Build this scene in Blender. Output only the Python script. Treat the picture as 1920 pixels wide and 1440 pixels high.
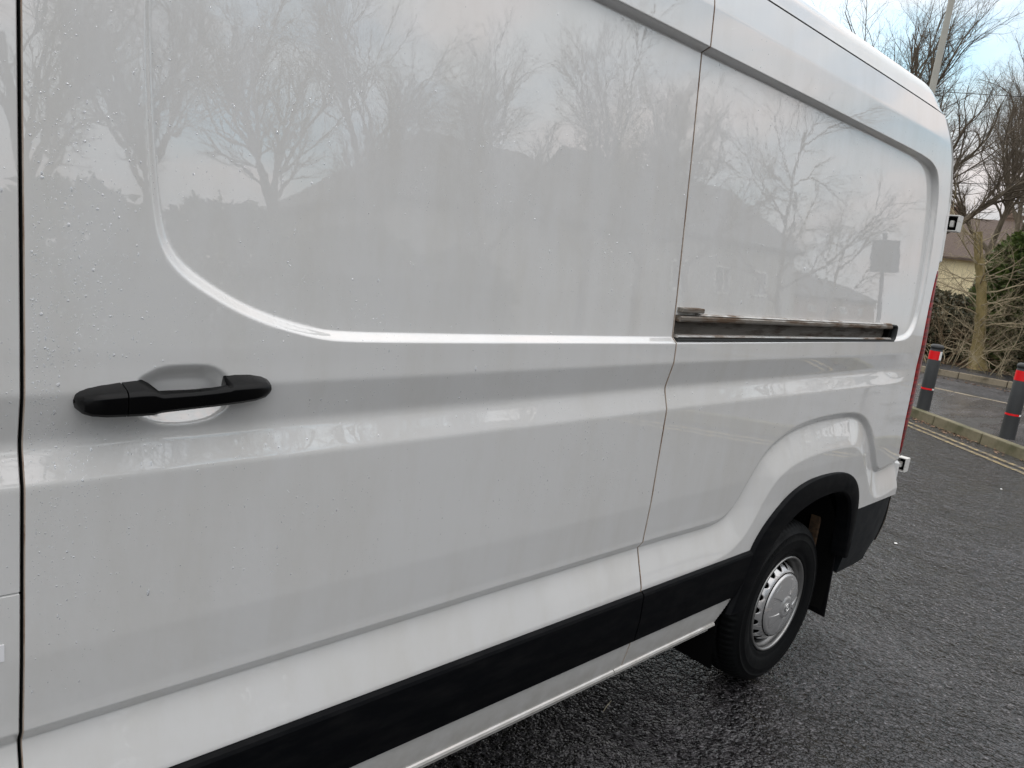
import bpy, bmesh, math, random
import numpy as np
from mathutils import Matrix, Vector

for o in list(bpy.data.objects):
    bpy.data.objects.remove(o, do_unlink=True)
scene = bpy.context.scene
col = scene.collection
rng = np.random.default_rng(7)
random.seed(7)

# ------------------------------------------------------------------ camera
CAM_H = 1.68
cd = bpy.data.cameras.new('camera')
cd.sensor_width = 36.0
cd.lens = 1390.0 / 1920.0 * 36.0
cd.clip_start = 0.05
cd.clip_end = 2000.0
cam = bpy.data.objects.new('camera', cd)
col.objects.link(cam)
CR = np.array([[0.72842576, -0.03691347, 0.6841296],
               [-0.67363704, -0.22067893, 0.70534669],
               [0.12493619, -0.97464773, -0.18561449]])
cam.matrix_world = Matrix(((CR[0, 0], -CR[0, 1], -CR[0, 2], 0.0),
                           (CR[1, 0], -CR[1, 1], -CR[1, 2], 0.0),
                           (CR[2, 0], -CR[2, 1], -CR[2, 2], CAM_H),
                           (0, 0, 0, 1)))
scene.camera = cam

# ------------------------------------------------------------------ sky and sun
SUN_EL, SUN_AZ = math.radians(38.0), math.radians(25.0)      # azimuth from +Y towards +X: behind the van
world = bpy.data.worlds.new('World')
scene.world = world
world.use_nodes = True
wn, wl = world.node_tree.nodes, world.node_tree.links
wn.clear()
w_out = wn.new('ShaderNodeOutputWorld')
w_bg = wn.new('ShaderNodeBackground')
w_bg.inputs['Strength'].default_value = 0.12
sky = wn.new('ShaderNodeTexSky')
sky.sky_type = 'NISHITA'
sky.sun_disc = False
sky.sun_elevation = SUN_EL
sky.sun_rotation = SUN_AZ
sky.air_density = 1.0
sky.dust_density = 1.2
sky.ozone_density = 1.6
w_tc = wn.new('ShaderNodeTexCoord')
w_map = wn.new('ShaderNodeMapping')
w_map.inputs['Scale'].default_value = (1.0, 1.0, 2.6)
w_no = wn.new('ShaderNodeTexNoise')
w_no.inputs['Scale'].default_value = 2.3
w_no.inputs['Detail'].default_value = 7.0
w_no.inputs['Roughness'].default_value = 0.55
w_rp = wn.new('ShaderNodeValToRGB')
w_rp.color_ramp.elements[0].position = 0.50
w_rp.color_ramp.elements[1].position = 0.70
w_no2 = wn.new('ShaderNodeTexNoise')
w_no2.inputs['Scale'].default_value = 4.0
w_no2.inputs['Detail'].default_value = 4.0
w_tint = wn.new('ShaderNodeValToRGB')
w_tint.color_ramp.elements[0].position = 0.42
w_tint.color_ramp.elements[0].color = (6.1, 6.45, 6.65, 1)
w_tint.color_ramp.elements[1].position = 0.62
w_tint.color_ramp.elements[1].color = (7.6, 6.9, 6.7, 1)
w_mix = wn.new('ShaderNodeMix')
w_mix.data_type = 'RGBA'
w_gain = wn.new('ShaderNodeMix')
w_gain.data_type = 'RGBA'
w_gain.blend_type = 'MULTIPLY'
w_gain.inputs[0].default_value = 1.0
w_gain.inputs[7].default_value = (1.38, 1.52, 1.30, 1)
wl.new(w_tc.outputs['Generated'], w_map.inputs['Vector'])
wl.new(w_map.outputs['Vector'], w_no.inputs['Vector'])
wl.new(w_map.outputs['Vector'], w_no2.inputs['Vector'])
w_sz = wn.new('ShaderNodeSeparateXYZ')
wl.new(w_tc.outputs['Generated'], w_sz.inputs[0])
w_cov = wn.new('ShaderNodeMath'); w_cov.operation = 'MULTIPLY_ADD'      # the cover closes towards the zenith
w_cov.inputs[1].default_value = 0.42
wl.new(w_sz.outputs['Z'], w_cov.inputs[0])
wl.new(w_no.outputs['Fac'], w_cov.inputs[2])
w_low = wn.new('ShaderNodeMapRange')                    # and banks up again along the horizon
w_low.inputs['From Min'].default_value = 0.24
w_low.inputs['From Max'].default_value = 0.06
w_low.inputs['To Min'].default_value = 0.0
w_low.inputs['To Max'].default_value = 0.22
wl.new(w_sz.outputs['Z'], w_low.inputs['Value'])
w_cov2 = wn.new('ShaderNodeMath'); w_cov2.operation = 'ADD'
wl.new(w_cov.outputs[0], w_cov2.inputs[0])
wl.new(w_low.outputs[0], w_cov2.inputs[1])
wl.new(w_cov2.outputs[0], w_rp.inputs['Fac'])
wl.new(w_no2.outputs['Fac'], w_tint.inputs['Fac'])
wl.new(sky.outputs['Color'], w_gain.inputs[6])
wl.new(w_rp.outputs['Color'], w_mix.inputs[0])
wl.new(w_gain.outputs[2], w_mix.inputs[6])
wl.new(w_tint.outputs['Color'], w_mix.inputs[7])
w_sep = wn.new('ShaderNodeSeparateXYZ')
wl.new(w_tc.outputs['Generated'], w_sep.inputs[0])
w_up = wn.new('ShaderNodeMapRange')                     # an overcast sky is brighter overhead than at the horizon
w_up.inputs['From Min'].default_value = 0.10
w_up.inputs['From Max'].default_value = 1.0
w_up.inputs['To Min'].default_value = 1.0
w_up.inputs['To Max'].default_value = 3.4
wl.new(w_sep.outputs['Z'], w_up.inputs['Value'])
w_mul = wn.new('ShaderNodeVectorMath')
w_mul.operation = 'SCALE'
wl.new(w_mix.outputs[2], w_mul.inputs[0])
wl.new(w_up.outputs[0], w_mul.inputs['Scale'])
wl.new(w_mul.outputs['Vector'], w_bg.inputs['Color'])
wl.new(w_bg.outputs['Background'], w_out.inputs['Surface'])

sd = bpy.data.lights.new('sun', 'SUN')
sd.energy = 0.5
sd.angle = math.radians(35.0)
sd.color = (1.0, 0.9, 0.8)
sun = bpy.data.objects.new('sun', sd)
col.objects.link(sun)
sv = Vector((math.sin(SUN_AZ) * math.cos(SUN_EL), math.cos(SUN_AZ) * math.cos(SUN_EL), math.sin(SUN_EL)))
sun.rotation_euler = sv.to_track_quat('Z', 'Y').to_euler()
sun.location = sv * 60.0

scene.view_settings.view_transform = 'Standard'
scene.view_settings.look = 'None'
scene.view_settings.gamma = 1.0
scene.view_settings.use_curve_mapping = False
scene.view_settings.exposure = -0.18
scene.render.engine = 'CYCLES'
scene.cycles.max_bounces = 6
scene.cycles.transparent_max_bounces = 8
scene.cycles.use_denoising = True

# ------------------------------------------------------------------ helpers
WOFF = {}


def link(o, parent=None):
    col.objects.link(o)
    if parent is not None:
        o.parent = parent
        o.location = -Vector(WOFF.get(parent.name, (0, 0, 0)))
    return o


def empty(name, loc, label, cat, group=None):
    o = bpy.data.objects.new(name, None)
    o.empty_display_size = 0.2
    col.objects.link(o)
    o.location = loc
    WOFF[o.name] = tuple(loc)
    tag(o, label, cat, group)
    return o


def tag(o, label=None, cat=None, group=None, kind=None):
    if label: o['label'] = label
    if cat: o['category'] = cat
    if group: o['group'] = group
    if kind: o['kind'] = kind
    return o


def mesh(name, V, F, smooth=False, midx=None, mats=(), sharp=None):
    me = bpy.data.meshes.new(name)
    V = np.asarray(V, dtype=np.float32)
    if isinstance(F, np.ndarray):
        k = F.shape[1]
        me.vertices.add(len(V))
        me.vertices.foreach_set('co', V.ravel())
        me.loops.add(F.size)
        me.loops.foreach_set('vertex_index', F.astype(np.int32).ravel())
        me.polygons.add(len(F))
        me.polygons.foreach_set('loop_start', np.arange(0, F.size, k, dtype=np.int32))
        me.polygons.foreach_set('loop_total', np.full(len(F), k, dtype=np.int32))
    else:
        me.from_pydata([tuple(map(float, v)) for v in V], [], F)
    for m in mats:
        me.materials.append(m)
    if midx is not None:
        me.polygons.foreach_set('material_index', np.asarray(midx, dtype=np.int32))
    if smooth:
        me.polygons.foreach_set('use_smooth', np.ones(len(me.polygons), dtype=bool))
    me.update()
    me.validate()
    if smooth and sharp: me.set_sharp_from_angle(angle=math.radians(sharp))
    return me


def obj(name, V, F, mat, parent=None, smooth=False, midx=None, sharp=None):
    mats = mat if isinstance(mat, (list, tuple)) else [mat]
    return link(bpy.data.objects.new(name, mesh(name, V, F, smooth, midx, mats, sharp)), parent)


def from_bm(name, bm, mat, parent=None, smooth=False):
    me = bpy.data.meshes.new(name)
    bmesh.ops.recalc_face_normals(bm, faces=bm.faces[:])
    bm.to_mesh(me)
    bm.free()
    for m in (mat if isinstance(mat, (list, tuple)) else [mat]):
        me.materials.append(m)
    if smooth:
        for p in me.polygons: p.use_smooth = True
    return link(bpy.data.objects.new(name, me), parent)


def box_bm(bm, x0, x1, y0, y1, z0, z1, bevel=0.0):
    r = bmesh.ops.create_cube(bm, size=1.0)
    vs = r['verts']
    for v in vs:
        v.co = Vector(((x0 + x1) / 2 + v.co.x * (x1 - x0), (y0 + y1) / 2 + v.co.y * (y1 - y0), (z0 + z1) / 2 + v.co.z * (z1 - z0)))
    if bevel > 0:
        es = list({e for v in vs for e in v.link_edges})
        bmesh.ops.bevel(bm, geom=es, offset=bevel, segments=2, affect='EDGES', profile=0.5)


def box(name, x0, x1, y0, y1, z0, z1, mat, parent=None, bevel=0.0):
    bm = bmesh.new()
    box_bm(bm, x0, x1, y0, y1, z0, z1, bevel)
    return from_bm(name, bm, mat, parent)


def lathe(profile, n, axis='y', centre=(0, 0, 0), rmod=None, close=False):
    """profile: list of (r, h); returns V, F around axis through centre"""
    V, F = [], []
    m = len(profile)
    for i in range(n):
        a = 2 * math.pi * i / n
        for j, (r, h) in enumerate(profile):
            if rmod: r, h = rmod(i, j, r, h)
            if axis == 'y':
                V.append((centre[0] + r * math.cos(a), centre[1] + h, centre[2] + r * math.sin(a)))
            else:
                V.append((centre[0] + r * math.cos(a), centre[1] + r * math.sin(a), centre[2] + h))
    for i in range(n):
        k = (i + 1) % n
        for j in range(m - 1):
            if axis == 'y':
                F.append((i * m + j, i * m + j + 1, k * m + j + 1, k * m + j))
            else:
                F.append((i * m + j, k * m + j, k * m + j + 1, i * m + j + 1))
    return np.array(V), np.array(F)


def loft(sections, cap=True, closed=True):
    """sections: list of equally long point rings"""
    n = len(sections[0])
    V = [p for s in sections for p in s]
    F = []
    for i in range(len(sections) - 1):
        for j in range(n if closed else n - 1):
            k = (j + 1) % n
            F.append((i * n + j, i * n + k, (i + 1) * n + k, (i + 1) * n + j))
    if cap:
        F.append(tuple(range(n))[::-1])
        F.append(tuple((len(sections) - 1) * n + j for j in range(n)))
    return V, F


def tubes(P, R, sides):
    """P (B,K,3), R (B,K) -> V, F of tapered tubes"""
    B, K, _ = P.shape
    T = np.empty_like(P)
    T[:, 1:-1] = P[:, 2:] - P[:, :-2]
    T[:, 0] = P[:, 1] - P[:, 0]
    T[:, -1] = P[:, -1] - P[:, -2]
    T /= np.linalg.norm(T, axis=2, keepdims=True) + 1e-9
    ref = np.zeros((B, 1, 3)); ref[:, 0] = (0.31, 0.17, 0.93)
    flat = np.abs((T[:, :1] * ref).sum(2)) > 0.9
    ref[flat[:, 0]] = (0.95, 0.1, 0.05)
    A = np.cross(T, np.broadcast_to(ref, T.shape)); A /= np.linalg.norm(A, axis=2, keepdims=True) + 1e-9
    Bv = np.cross(T, A)
    an = np.arange(sides) * 2 * math.pi / sides
    ring = P[:, :, None, :] + R[:, :, None, None] * (np.cos(an)[None, None, :, None] * A[:, :, None, :] + np.sin(an)[None, None, :, None] * Bv[:, :, None, :])
    V = ring.reshape(-1, 3)
    b = np.arange(B)[:, None, None] * K * sides
    k = np.arange(K - 1)[None, :, None] * sides
    s = np.arange(sides)[None, None, :]
    s2 = (s + 1) % sides
    F = np.stack([b + k + s, b + k + s2, b + k + sides + s2, b + k + sides + s], axis=-1).reshape(-1, 4)
    return V, F


def merge(parts):
    V, F, o = [], [], 0
    for v, f in parts:
        V.append(v); F.append(f + o); o += len(v)
    return np.concatenate(V), np.concatenate(F)


def S(t):
    t = np.clip(t, 0.0, 1.0)
    return t * t * (3 - 2 * t)


# ------------------------------------------------------------------ materials
def mat(name, base=(0.5, 0.5, 0.5), rough=0.5, metal=0.0, coat=0.0, coat_rough=0.03, spec=0.5):
    m = bpy.data.materials.new(name)
    m.use_nodes = True
    b = m.node_tree.nodes['Principled BSDF']
    b.inputs['Base Color'].default_value = (*base, 1)
    b.inputs['Roughness'].default_value = rough
    b.inputs['Metallic'].default_value = metal
    b.inputs['Coat Weight'].default_value = coat
    b.inputs['Coat Roughness'].default_value = coat_rough
    b.inputs['Specular IOR Level'].default_value = spec
    m['b'] = 1
    return m


def N(m, t, **kw):
    n = m.node_tree.nodes.new(t)
    for k, v in kw.items():
        if k in n.inputs: n.inputs[k].default_value = v
        else: setattr(n, k, v)
    return n


def L(m, a, b):
    m.node_tree.links.new(a, b)


def bsdf(m):
    return m.node_tree.nodes['Principled BSDF']


def coords(m, scale=(1, 1, 1)):
    tc = N(m, 'ShaderNodeTexCoord')
    mp = N(m, 'ShaderNodeMapping')
    mp.inputs['Scale'].default_value = scale
    L(m, tc.outputs['Object'], mp.inputs['Vector'])
    return mp.outputs['Vector']


def ramp(m, src, stops):
    r = N(m, 'ShaderNodeValToRGB')
    els = r.color_ramp.elements
    while len(els) < len(stops): els.new(0.5)
    for e, (p, c) in zip(els, stops):
        e.position = p
        e.color = (*c, 1) if len(c) == 3 else c
    L(m, src, r.inputs['Fac'])
    return r.outputs['Color']


def noise(m, vec, scale, detail=4.0, rough=0.55):
    n = N(m, 'ShaderNodeTexNoise')
    n.inputs['Scale'].default_value = scale
    n.inputs['Detail'].default_value = detail
    n.inputs['Roughness'].default_value = rough
    L(m, vec, n.inputs['Vector'])
    return n.outputs['Fac']


def mixc(m, fac, a, b, blend='MIX'):
    n = N(m, 'ShaderNodeMix', data_type='RGBA', blend_type=blend)
    for src, i in ((fac, 0), (a, 6), (b, 7)):
        if hasattr(src, 'is_output') or isinstance(src, bpy.types.NodeSocket): L(m, src, n.inputs[i])
        elif i == 0: n.inputs[0].default_value = src
        else: n.inputs[i].default_value = (*src, 1)
    return n.outputs[2]


def bump(m, h, strength, dist, normal=None, to='Normal'):
    n = N(m, 'ShaderNodeBump')
    n.inputs['Strength'].default_value = strength
    n.inputs['Distance'].default_value = dist
    L(m, h, n.inputs['Height'])
    if normal is not None: L(m, normal, n.inputs['Normal'])
    if to: L(m, n.outputs['Normal'], bsdf(m).inputs[to])
    return n.outputs['Normal']


def math_node(m, op, a, b=None):
    n = N(m, 'ShaderNodeMath', operation=op)
    for i, s in enumerate((a, b)):
        if s is None: continue
        if isinstance(s, bpy.types.NodeSocket): L(m, s, n.inputs[i])
        else: n.inputs[i].default_value = s
    return n.outputs[0]


def make_paint():
    m = mat('van_paint', (0.7, 0.7, 0.7), 0.5, 0.0, 1.0, 0.01, 0.15)
    bsdf(m).inputs['Coat IOR'].default_value = 2.1
    v = coords(m)
    vs = coords(m, (9.0, 9.0, 1.1))
    # water runs and dried film: vertical streaks in the gloss, road film low down in the colour
    run = noise(m, vs, 2.2, 5.0, 0.6)
    film = ramp(m, run, [(0.47, (0.003,) * 3), (0.54, (0.014,) * 3)])
    L(m, film, bsdf(m).inputs['Coat Roughness'])
    sp = noise(m, v, 90.0, 3.0, 0.6)
    grime = ramp(m, noise(m, coords(m, (3, 3, 0.7)), 3.0, 6.0, 0.65), [(0.42, (0.70, 0.70, 0.692)), (0.72, (0.655, 0.648, 0.625))])
    speck = ramp(m, sp, [(0.72, (0, 0, 0)), (0.78, (1, 1, 1))])
    sep = N(m, 'ShaderNodeSeparateXYZ')
    L(m, v, sep.inputs[0])
    low = N(m, 'ShaderNodeMapRange')
    low.inputs['From Min'].default_value = 0.62
    low.inputs['From Max'].default_value = 0.43
    L(m, sep.outputs['Z'], low.inputs['Value'])
    lowf = math_node(m, 'MULTIPLY', low.outputs[0], ramp(m, noise(m, v, 22.0, 5.0), [(0.3, (0.35, 0.35, 0.35)), (0.7, (0.8, 0.8, 0.8))]))
    c1 = mixc(m, math_node(m, 'MULTIPLY', speck, 0.12), grime, (0.5, 0.47, 0.42))
    c2 = mixc(m, lowf, c1, (0.42, 0.40, 0.36))
    # rust bleeding from the rear door seam just above the moulding
    dx = math_node(m, 'ABSOLUTE', math_node(m, 'SUBTRACT', sep.outputs['X'], 0.7773 + 1.0))
    nz = math_node(m, 'MULTIPLY', noise(m, coords(m, (60, 60, 14)), 1.0, 4.0), 0.022)
    near = math_node(m, 'LESS_THAN', dx, math_node(m, 'SUBTRACT', nz, 0.0055))
    band = math_node(m, 'MULTIPLY', math_node(m, 'GREATER_THAN', sep.outputs['Z'], 0.70), math_node(m, 'LESS_THAN', sep.outputs['Z'], 0.745))
    c3 = mixc(m, math_node(m, 'MULTIPLY', math_node(m, 'MULTIPLY', near, band), 0.8), c2, (0.20, 0.09, 0.04))
    L(m, c3, bsdf(m).inputs['Base Color'])
    bump(m, noise(m, v, 14.0, 3.0), 0.022, 0.004, to='Coat Normal')           # slight orange peel
    return m


M = {}
M['paint'] = make_paint()
M['edge'] = mat('door_edge', (0.50, 0.43, 0.36), 0.55)
L(M['edge'], ramp(M['edge'], noise(M['edge'], coords(M['edge']), 9.0, 6.0, 0.7), [(0.35, (0.52, 0.46, 0.40)), (0.52, (0.42, 0.33, 0.26)), (0.68, (0.16, 0.08, 0.04))]), bsdf(M['edge']).inputs['Base Color'])
M['inner'] = mat('gap_rubber_and_shadow', (0.030, 0.032, 0.031), 0.8)  # rubber, and the dark of the shadow strip under the rail


def make_plastic(name, c, r0, r1, bscale=900.0, spec=0.5):
    m = mat(name, c, 0.4, spec=spec)
    v = coords(m)
    L(m, ramp(m, noise(m, v, 14.0, 5.0), [(0.3, (r0,) * 3), (0.75, (r1,) * 3)]), bsdf(m).inputs['Roughness'])
    bump(m, noise(m, v, bscale, 2.0), 0.12, 0.0005)
    return m


M['plastic'] = make_plastic('black_trim_plastic', (0.0022, 0.0026, 0.0035), 0.5, 0.66, spec=0.09)
_m = M['plastic']
_v = coords(_m)
L(_m, ramp(_m, noise(_m, coords(_m, (1.2, 1, 5)), 7.0, 7.0, 0.7), [(0.45, (0.0022, 0.0026, 0.0035)), (0.75, (0.008, 0.008, 0.0085))]), bsdf(_m).inputs['Base Color'])
M['handle'] = make_plastic('handle_plastic', (0.0018, 0.0018, 0.002), 0.24, 0.40, spec=0.17)
M['bumper'] = make_plastic('bumper_plastic', (0.011, 0.013, 0.015), 0.45, 0.62, spec=0.22)
M['rubber'] = make_plastic('tyre_rubber', (0.0035, 0.004, 0.0045), 0.5, 0.75, spec=0.16)
M['flap'] = make_plastic('mud_flap_rubber', (0.004, 0.004, 0.005), 0.7, 0.85, spec=0.15)
M['black'] = mat('black_underseal', (0.004, 0.004, 0.004), 0.9, spec=0.1)
M['glass'] = mat('dark_glass', (0.01, 0.012, 0.013), 0.03, 0.0, 1.0)


def make_metal(name, a, b, rust, r=0.4, lo=0.5, hi=0.66, metal=0.7):
    m = mat(name, a, r, metal)
    v = coords(m, (1, 1, 1))
    c = mixc(m, noise(m, v, 18.0, 5.0), a, b)
    f = ramp(m, noise(m, coords(m, (0.9, 3, 5)), 9.0, 6.0, 0.6), [(lo, (0, 0, 0)), (hi, (1, 1, 1))])
    L(m, mixc(m, f, c, rust), bsdf(m).inputs['Base Color'])
    L(m, mixc(m, f, (metal,) * 3, (0.0,) * 3), bsdf(m).inputs['Metallic'])
    L(m, mixc(m, f, (r,) * 3, (0.85,) * 3), bsdf(m).inputs['Roughness'])
    return m


M['rail'] = make_metal('rail_metal', (0.36, 0.34, 0.31), (0.22, 0.20, 0.17), (0.09, 0.055, 0.03), 0.38, 0.42, 0.60)
M['rail_bright'] = make_metal('rail_worn_metal', (0.62, 0.61, 0.59), (0.40, 0.38, 0.35), (0.14, 0.09, 0.055), 0.3, 0.50, 0.66)
M['rail_back'] = make_metal('rail_back_plate', (0.20, 0.185, 0.165), (0.15, 0.14, 0.125), (0.07, 0.05, 0.035), 0.5, 0.45, 0.65, 0.3)
M['alloy'] = make_metal('wheel_silver_paint', (0.58, 0.58, 0.58), (0.50, 0.50, 0.50), (0.25, 0.19, 0.15), 0.24, 0.58, 0.80, 0.6)
M['rim'] = make_metal('rim_steel', (0.36, 0.36, 0.36), (0.26, 0.26, 0.25), (0.10, 0.09, 0.08), 0.28, 0.62, 0.85, 0.8)
M['chrome'] = mat('emblem_chrome', (0.75, 0.75, 0.74), 0.12, 1.0)
M['rust'] = make_metal('rusty_bracket', (0.11, 0.065, 0.032), (0.065, 0.038, 0.02), (0.03, 0.018, 0.01), 0.7, 0.4, 0.6, 0.1)
m = mat('tail_light_plastic', (0.32, 0.006, 0.010), 0.3, spec=0.25)
v = coords(m, (1, 1, 1))
L(m, ramp(m, noise(m, coords(m, (2, 2, 26)), 3.0, 2.0), [(0.42, (0.10, 0.002, 0.004)), (0.60, (0.30, 0.004, 0.008))]), bsdf(m).inputs['Base Color'])
M['tail'] = m
M['hinge'] = make_metal('hinge_paint', (0.70, 0.70, 0.68), (0.62, 0.61, 0.58), (0.30, 0.22, 0.15), 0.45, 0.58, 0.76, 0.0)
m = mat('water', (0.95, 0.97, 1.0), 0.02)
bsdf(m).inputs['Transmission Weight'].default_value = 0.75
bsdf(m).inputs['IOR'].default_value = 1.33
M['water'] = m
M['sticker'] = mat('sticker_paper', (0.80, 0.80, 0.82), 0.4)


def make_asphalt(name, dark, light, chip=95.0, wet=(0.16, 0.46), bstr=1.0, bdist=0.006, worn=0.5):
    m = mat(name, dark, 0.3)
    v = coords(m)
    vo = N(m, 'ShaderNodeTexVoronoi')
    vo.inputs['Scale'].default_value = chip
    vo.inputs['Randomness'].default_value = 1.0
    L(m, v, vo.inputs['Vector'])
    vo2 = N(m, 'ShaderNodeTexVoronoi')
    vo2.inputs['Scale'].default_value = chip * 0.55
    L(m, v, vo2.inputs['Vector'])
    big = noise(m, v, 0.9, 6.0, 0.6)
    mid = noise(m, v, 7.0, 5.0, 0.6)
    sepc = N(m, 'ShaderNodeSeparateColor')
    L(m, vo.outputs['Color'], sepc.inputs[0])
    chipc = ramp(m, sepc.outputs[0], [(0.0, dark), (0.7, tuple(0.5 * (a + b) for a, b in zip(dark, light))), (0.97, light), (1.0, tuple(2.2 * a for a in light))])
    tone = ramp(m, big, [(0.35, (0.7, 0.7, 0.72)), (0.68, (1.25, 1.2, 1.15))])
    crev = ramp(m, vo2.outputs['Distance'], [(0.50, (1, 1, 1)), (0.78, (0.25, 0.25, 0.25))])
    chipc = mixc(m, 1.0, chipc, crev, 'MULTIPLY')
    L(m, mixc(m, 1.0, chipc, tone, 'MULTIPLY'), bsdf(m).inputs['Base Color'])
    wetf = math_node(m, 'MULTIPLY_ADD', mid, 0.5)
    rr = ramp(m, math_node(m, 'ADD', math_node(m, 'MULTIPLY', big, 0.55), math_node(m, 'MULTIPLY', mid, 0.45)), [(0.40, (wet[0],) * 3), (0.62, (wet[1],) * 3)])
    L(m, rr, bsdf(m).inputs['Roughness'])
    h1 = ramp(m, vo.outputs['Distance'], [(0.0, (1, 1, 1)), (0.55, (0.75,) * 3), (0.95, (0, 0, 0))])
    h2 = ramp(m, vo2.outputs['Distance'], [(0.0, (1, 1, 1)), (0.9, (0, 0, 0))])
    hh = math_node(m, 'ADD', math_node(m, 'MULTIPLY', h1, 0.6), math_node(m, 'MULTIPLY', h2, 0.5))
    hh = math_node(m, 'ADD', hh, math_node(m, 'MULTIPLY', sepc.outputs[1], 0.45))
    hh = math_node(m, 'ADD', hh, math_node(m, 'MULTIPLY', noise(m, v, 24.0, 3.0), 2.2))
    hh = math_node(m, 'ADD', hh, math_node(m, 'MULTIPLY', noise(m, v, 7.0, 3.0), 2.5))
    swell = ramp(m, noise(m, v, 1.3, 5.0, 0.6), [(0.36, (0.45, 0.45, 0.45)), (0.62, (1.1, 1.1, 1.1))])     # polished and open-textured patches
    bump(m, math_node(m, 'MULTIPLY', hh, swell), bstr, bdist)
    return m


M['asphalt'] = make_asphalt('wet_asphalt', (0.010, 0.0098, 0.0106), (0.072, 0.070, 0.075), 92.0, (0.04, 0.22), 1.0, 0.009)
M['road'] = make_asphalt('road_asphalt', (0.045, 0.045, 0.048), (0.10, 0.10, 0.105), 70.0, (0.35, 0.6), 0.6, 0.004)


def make_path():
    m = mat('path_asphalt', (0.12, 0.11, 0.105), 0.4)
    v = coords(m)
    w = noise(m, coords(m, (0.7, 2.2, 1)), 1.1, 5.0, 0.6)
    L(m, ramp(m, w, [(0.36, (0.035, 0.032, 0.028)), (0.47, (0.085, 0.08, 0.08)), (0.75, (0.12, 0.112, 0.112))]), bsdf(m).inputs['Base Color'])
    L(m, ramp(m, w, [(0.36, (0.5,) * 3), (0.46, (0.20,) * 3), (0.75, (0.34,) * 3)]), bsdf(m).inputs['Roughness'])
    bump(m, noise(m, v, 90.0, 4.0), 0.35, 0.004)
    return m


M['path'] = make_path()


def make_stone(name, a, b, moss, lo=0.5, hi=0.7):
    m = mat(name, a, 0.7)
    v = coords(m)
    c = mixc(m, noise(m, v, 25.0, 6.0, 0.7), a, b)
    f = ramp(m, noise(m, v, 3.2, 6.0, 0.65), [(lo, (0, 0, 0)), (hi, (0.85,) * 3)])
    L(m, mixc(m, f, c, moss), bsdf(m).inputs['Base Color'])
    bump(m, noise(m, v, 120.0, 5.0), 0.5, 0.004)
    return m


M['kerb'] = make_stone('kerb_stone', (0.20, 0.175, 0.11), (0.145, 0.125, 0.075), (0.07, 0.07, 0.03), 0.46, 0.66)
M['kerb_pale'] = make_stone('far_kerb_stone', (0.30, 0.25, 0.18), (0.20, 0.165, 0.11), (0.08, 0.065, 0.035))
m = mat('worn_yellow_paint', (0.4, 0.33, 0.16), 0.5)
v = coords(m)
f = ramp(m, noise(m, v, 16.0, 7.0, 0.75), [(0.44, (0, 0, 0)), (0.64, (0.9,) * 3)])
L(m, mixc(m, f, (0.06, 0.055, 0.05), (0.46, 0.34, 0.13)), bsdf(m).inputs['Base Color'])
bump(m, noise(m, v, 90.0, 3.0), 0.5, 0.004)
M['yellow'] = m


def make_soil():
    m = mat('leafy_soil', (0.06, 0.045, 0.03), 0.9)
    v = coords(m)
    L(m, ramp(m, noise(m, v, 5.0, 8.0, 0.7), [(0.3, (0.03, 0.022, 0.012)), (0.55, (0.075, 0.055, 0.03)), (0.75, (0.055, 0.065, 0.025))]), bsdf(m).inputs['Base Color'])
    bump(m, noise(m, v, 22.0, 6.0, 0.7), 0.9, 0.05)
    return m


M['soil'] = make_soil()


def make_bark(name, a, b, sc=9.0):
    m = mat(name, a, 0.85)
    v = coords(m, (1, 1, 0.35))
    L(m, mixc(m, ramp(m, noise(m, v, sc, 6.0, 0.7), [(0.35, (0, 0, 0)), (0.65, (1, 1, 1))]), a, b), bsdf(m).inputs['Base Color'])
    bump(m, noise(m, v, sc * 3, 5.0), 0.8, 0.03)
    return m


M['bark'] = make_bark('tree_bark', (0.10, 0.08, 0.055), (0.16, 0.13, 0.09))
M['bark_ivy'] = make_bark('mossy_bark', (0.20, 0.155, 0.06), (0.32, 0.25, 0.11))
M['twig'] = make_bark('twig_bark', (0.10, 0.075, 0.052), (0.16, 0.13, 0.095))
M['twig_pale'] = make_bark('pale_twig', (0.30, 0.24, 0.15), (0.46, 0.39, 0.26))
M['twig_brown'] = make_bark('brown_twig', (0.15, 0.10, 0.055), (0.24, 0.17, 0.10))


def make_leaf(name, a, b):
    m = mat(name, a, 0.6)
    oi = N(m, 'ShaderNodeNewGeometry')
    L(m, mixc(m, oi.outputs['Random Per Island'], a, b), bsdf(m).inputs['Base Color'])
    return m


M['conifer'] = make_leaf('conifer_spray', (0.040, 0.080, 0.018), (0.15, 0.21, 0.05))
M['evergreen'] = make_leaf('evergreen_leaf', (0.018, 0.028, 0.010), (0.060, 0.062, 0.026))
M['dead_leaf'] = make_leaf('dead_leaf', (0.10, 0.045, 0.022), (0.22, 0.13, 0.07))


def make_wall(name, a, b, sc=2.0):
    m = mat(name, a, 0.85)
    v = coords(m)
    L(m, mixc(m, noise(m, v, sc, 6.0, 0.65), a, b), bsdf(m).inputs['Base Color'])
    bump(m, noise(m, v, 40.0, 4.0), 0.4, 0.01)
    return m


M['cream'] = make_wall('cream_render', (0.88, 0.77, 0.50), (0.80, 0.68, 0.43))
M['brick'] = make_wall('brick_wall', (0.22, 0.15, 0.11), (0.16, 0.11, 0.085), 5.0)
M['grey_render'] = make_wall('grey_render', (0.30, 0.29, 0.27), (0.24, 0.235, 0.22))


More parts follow.
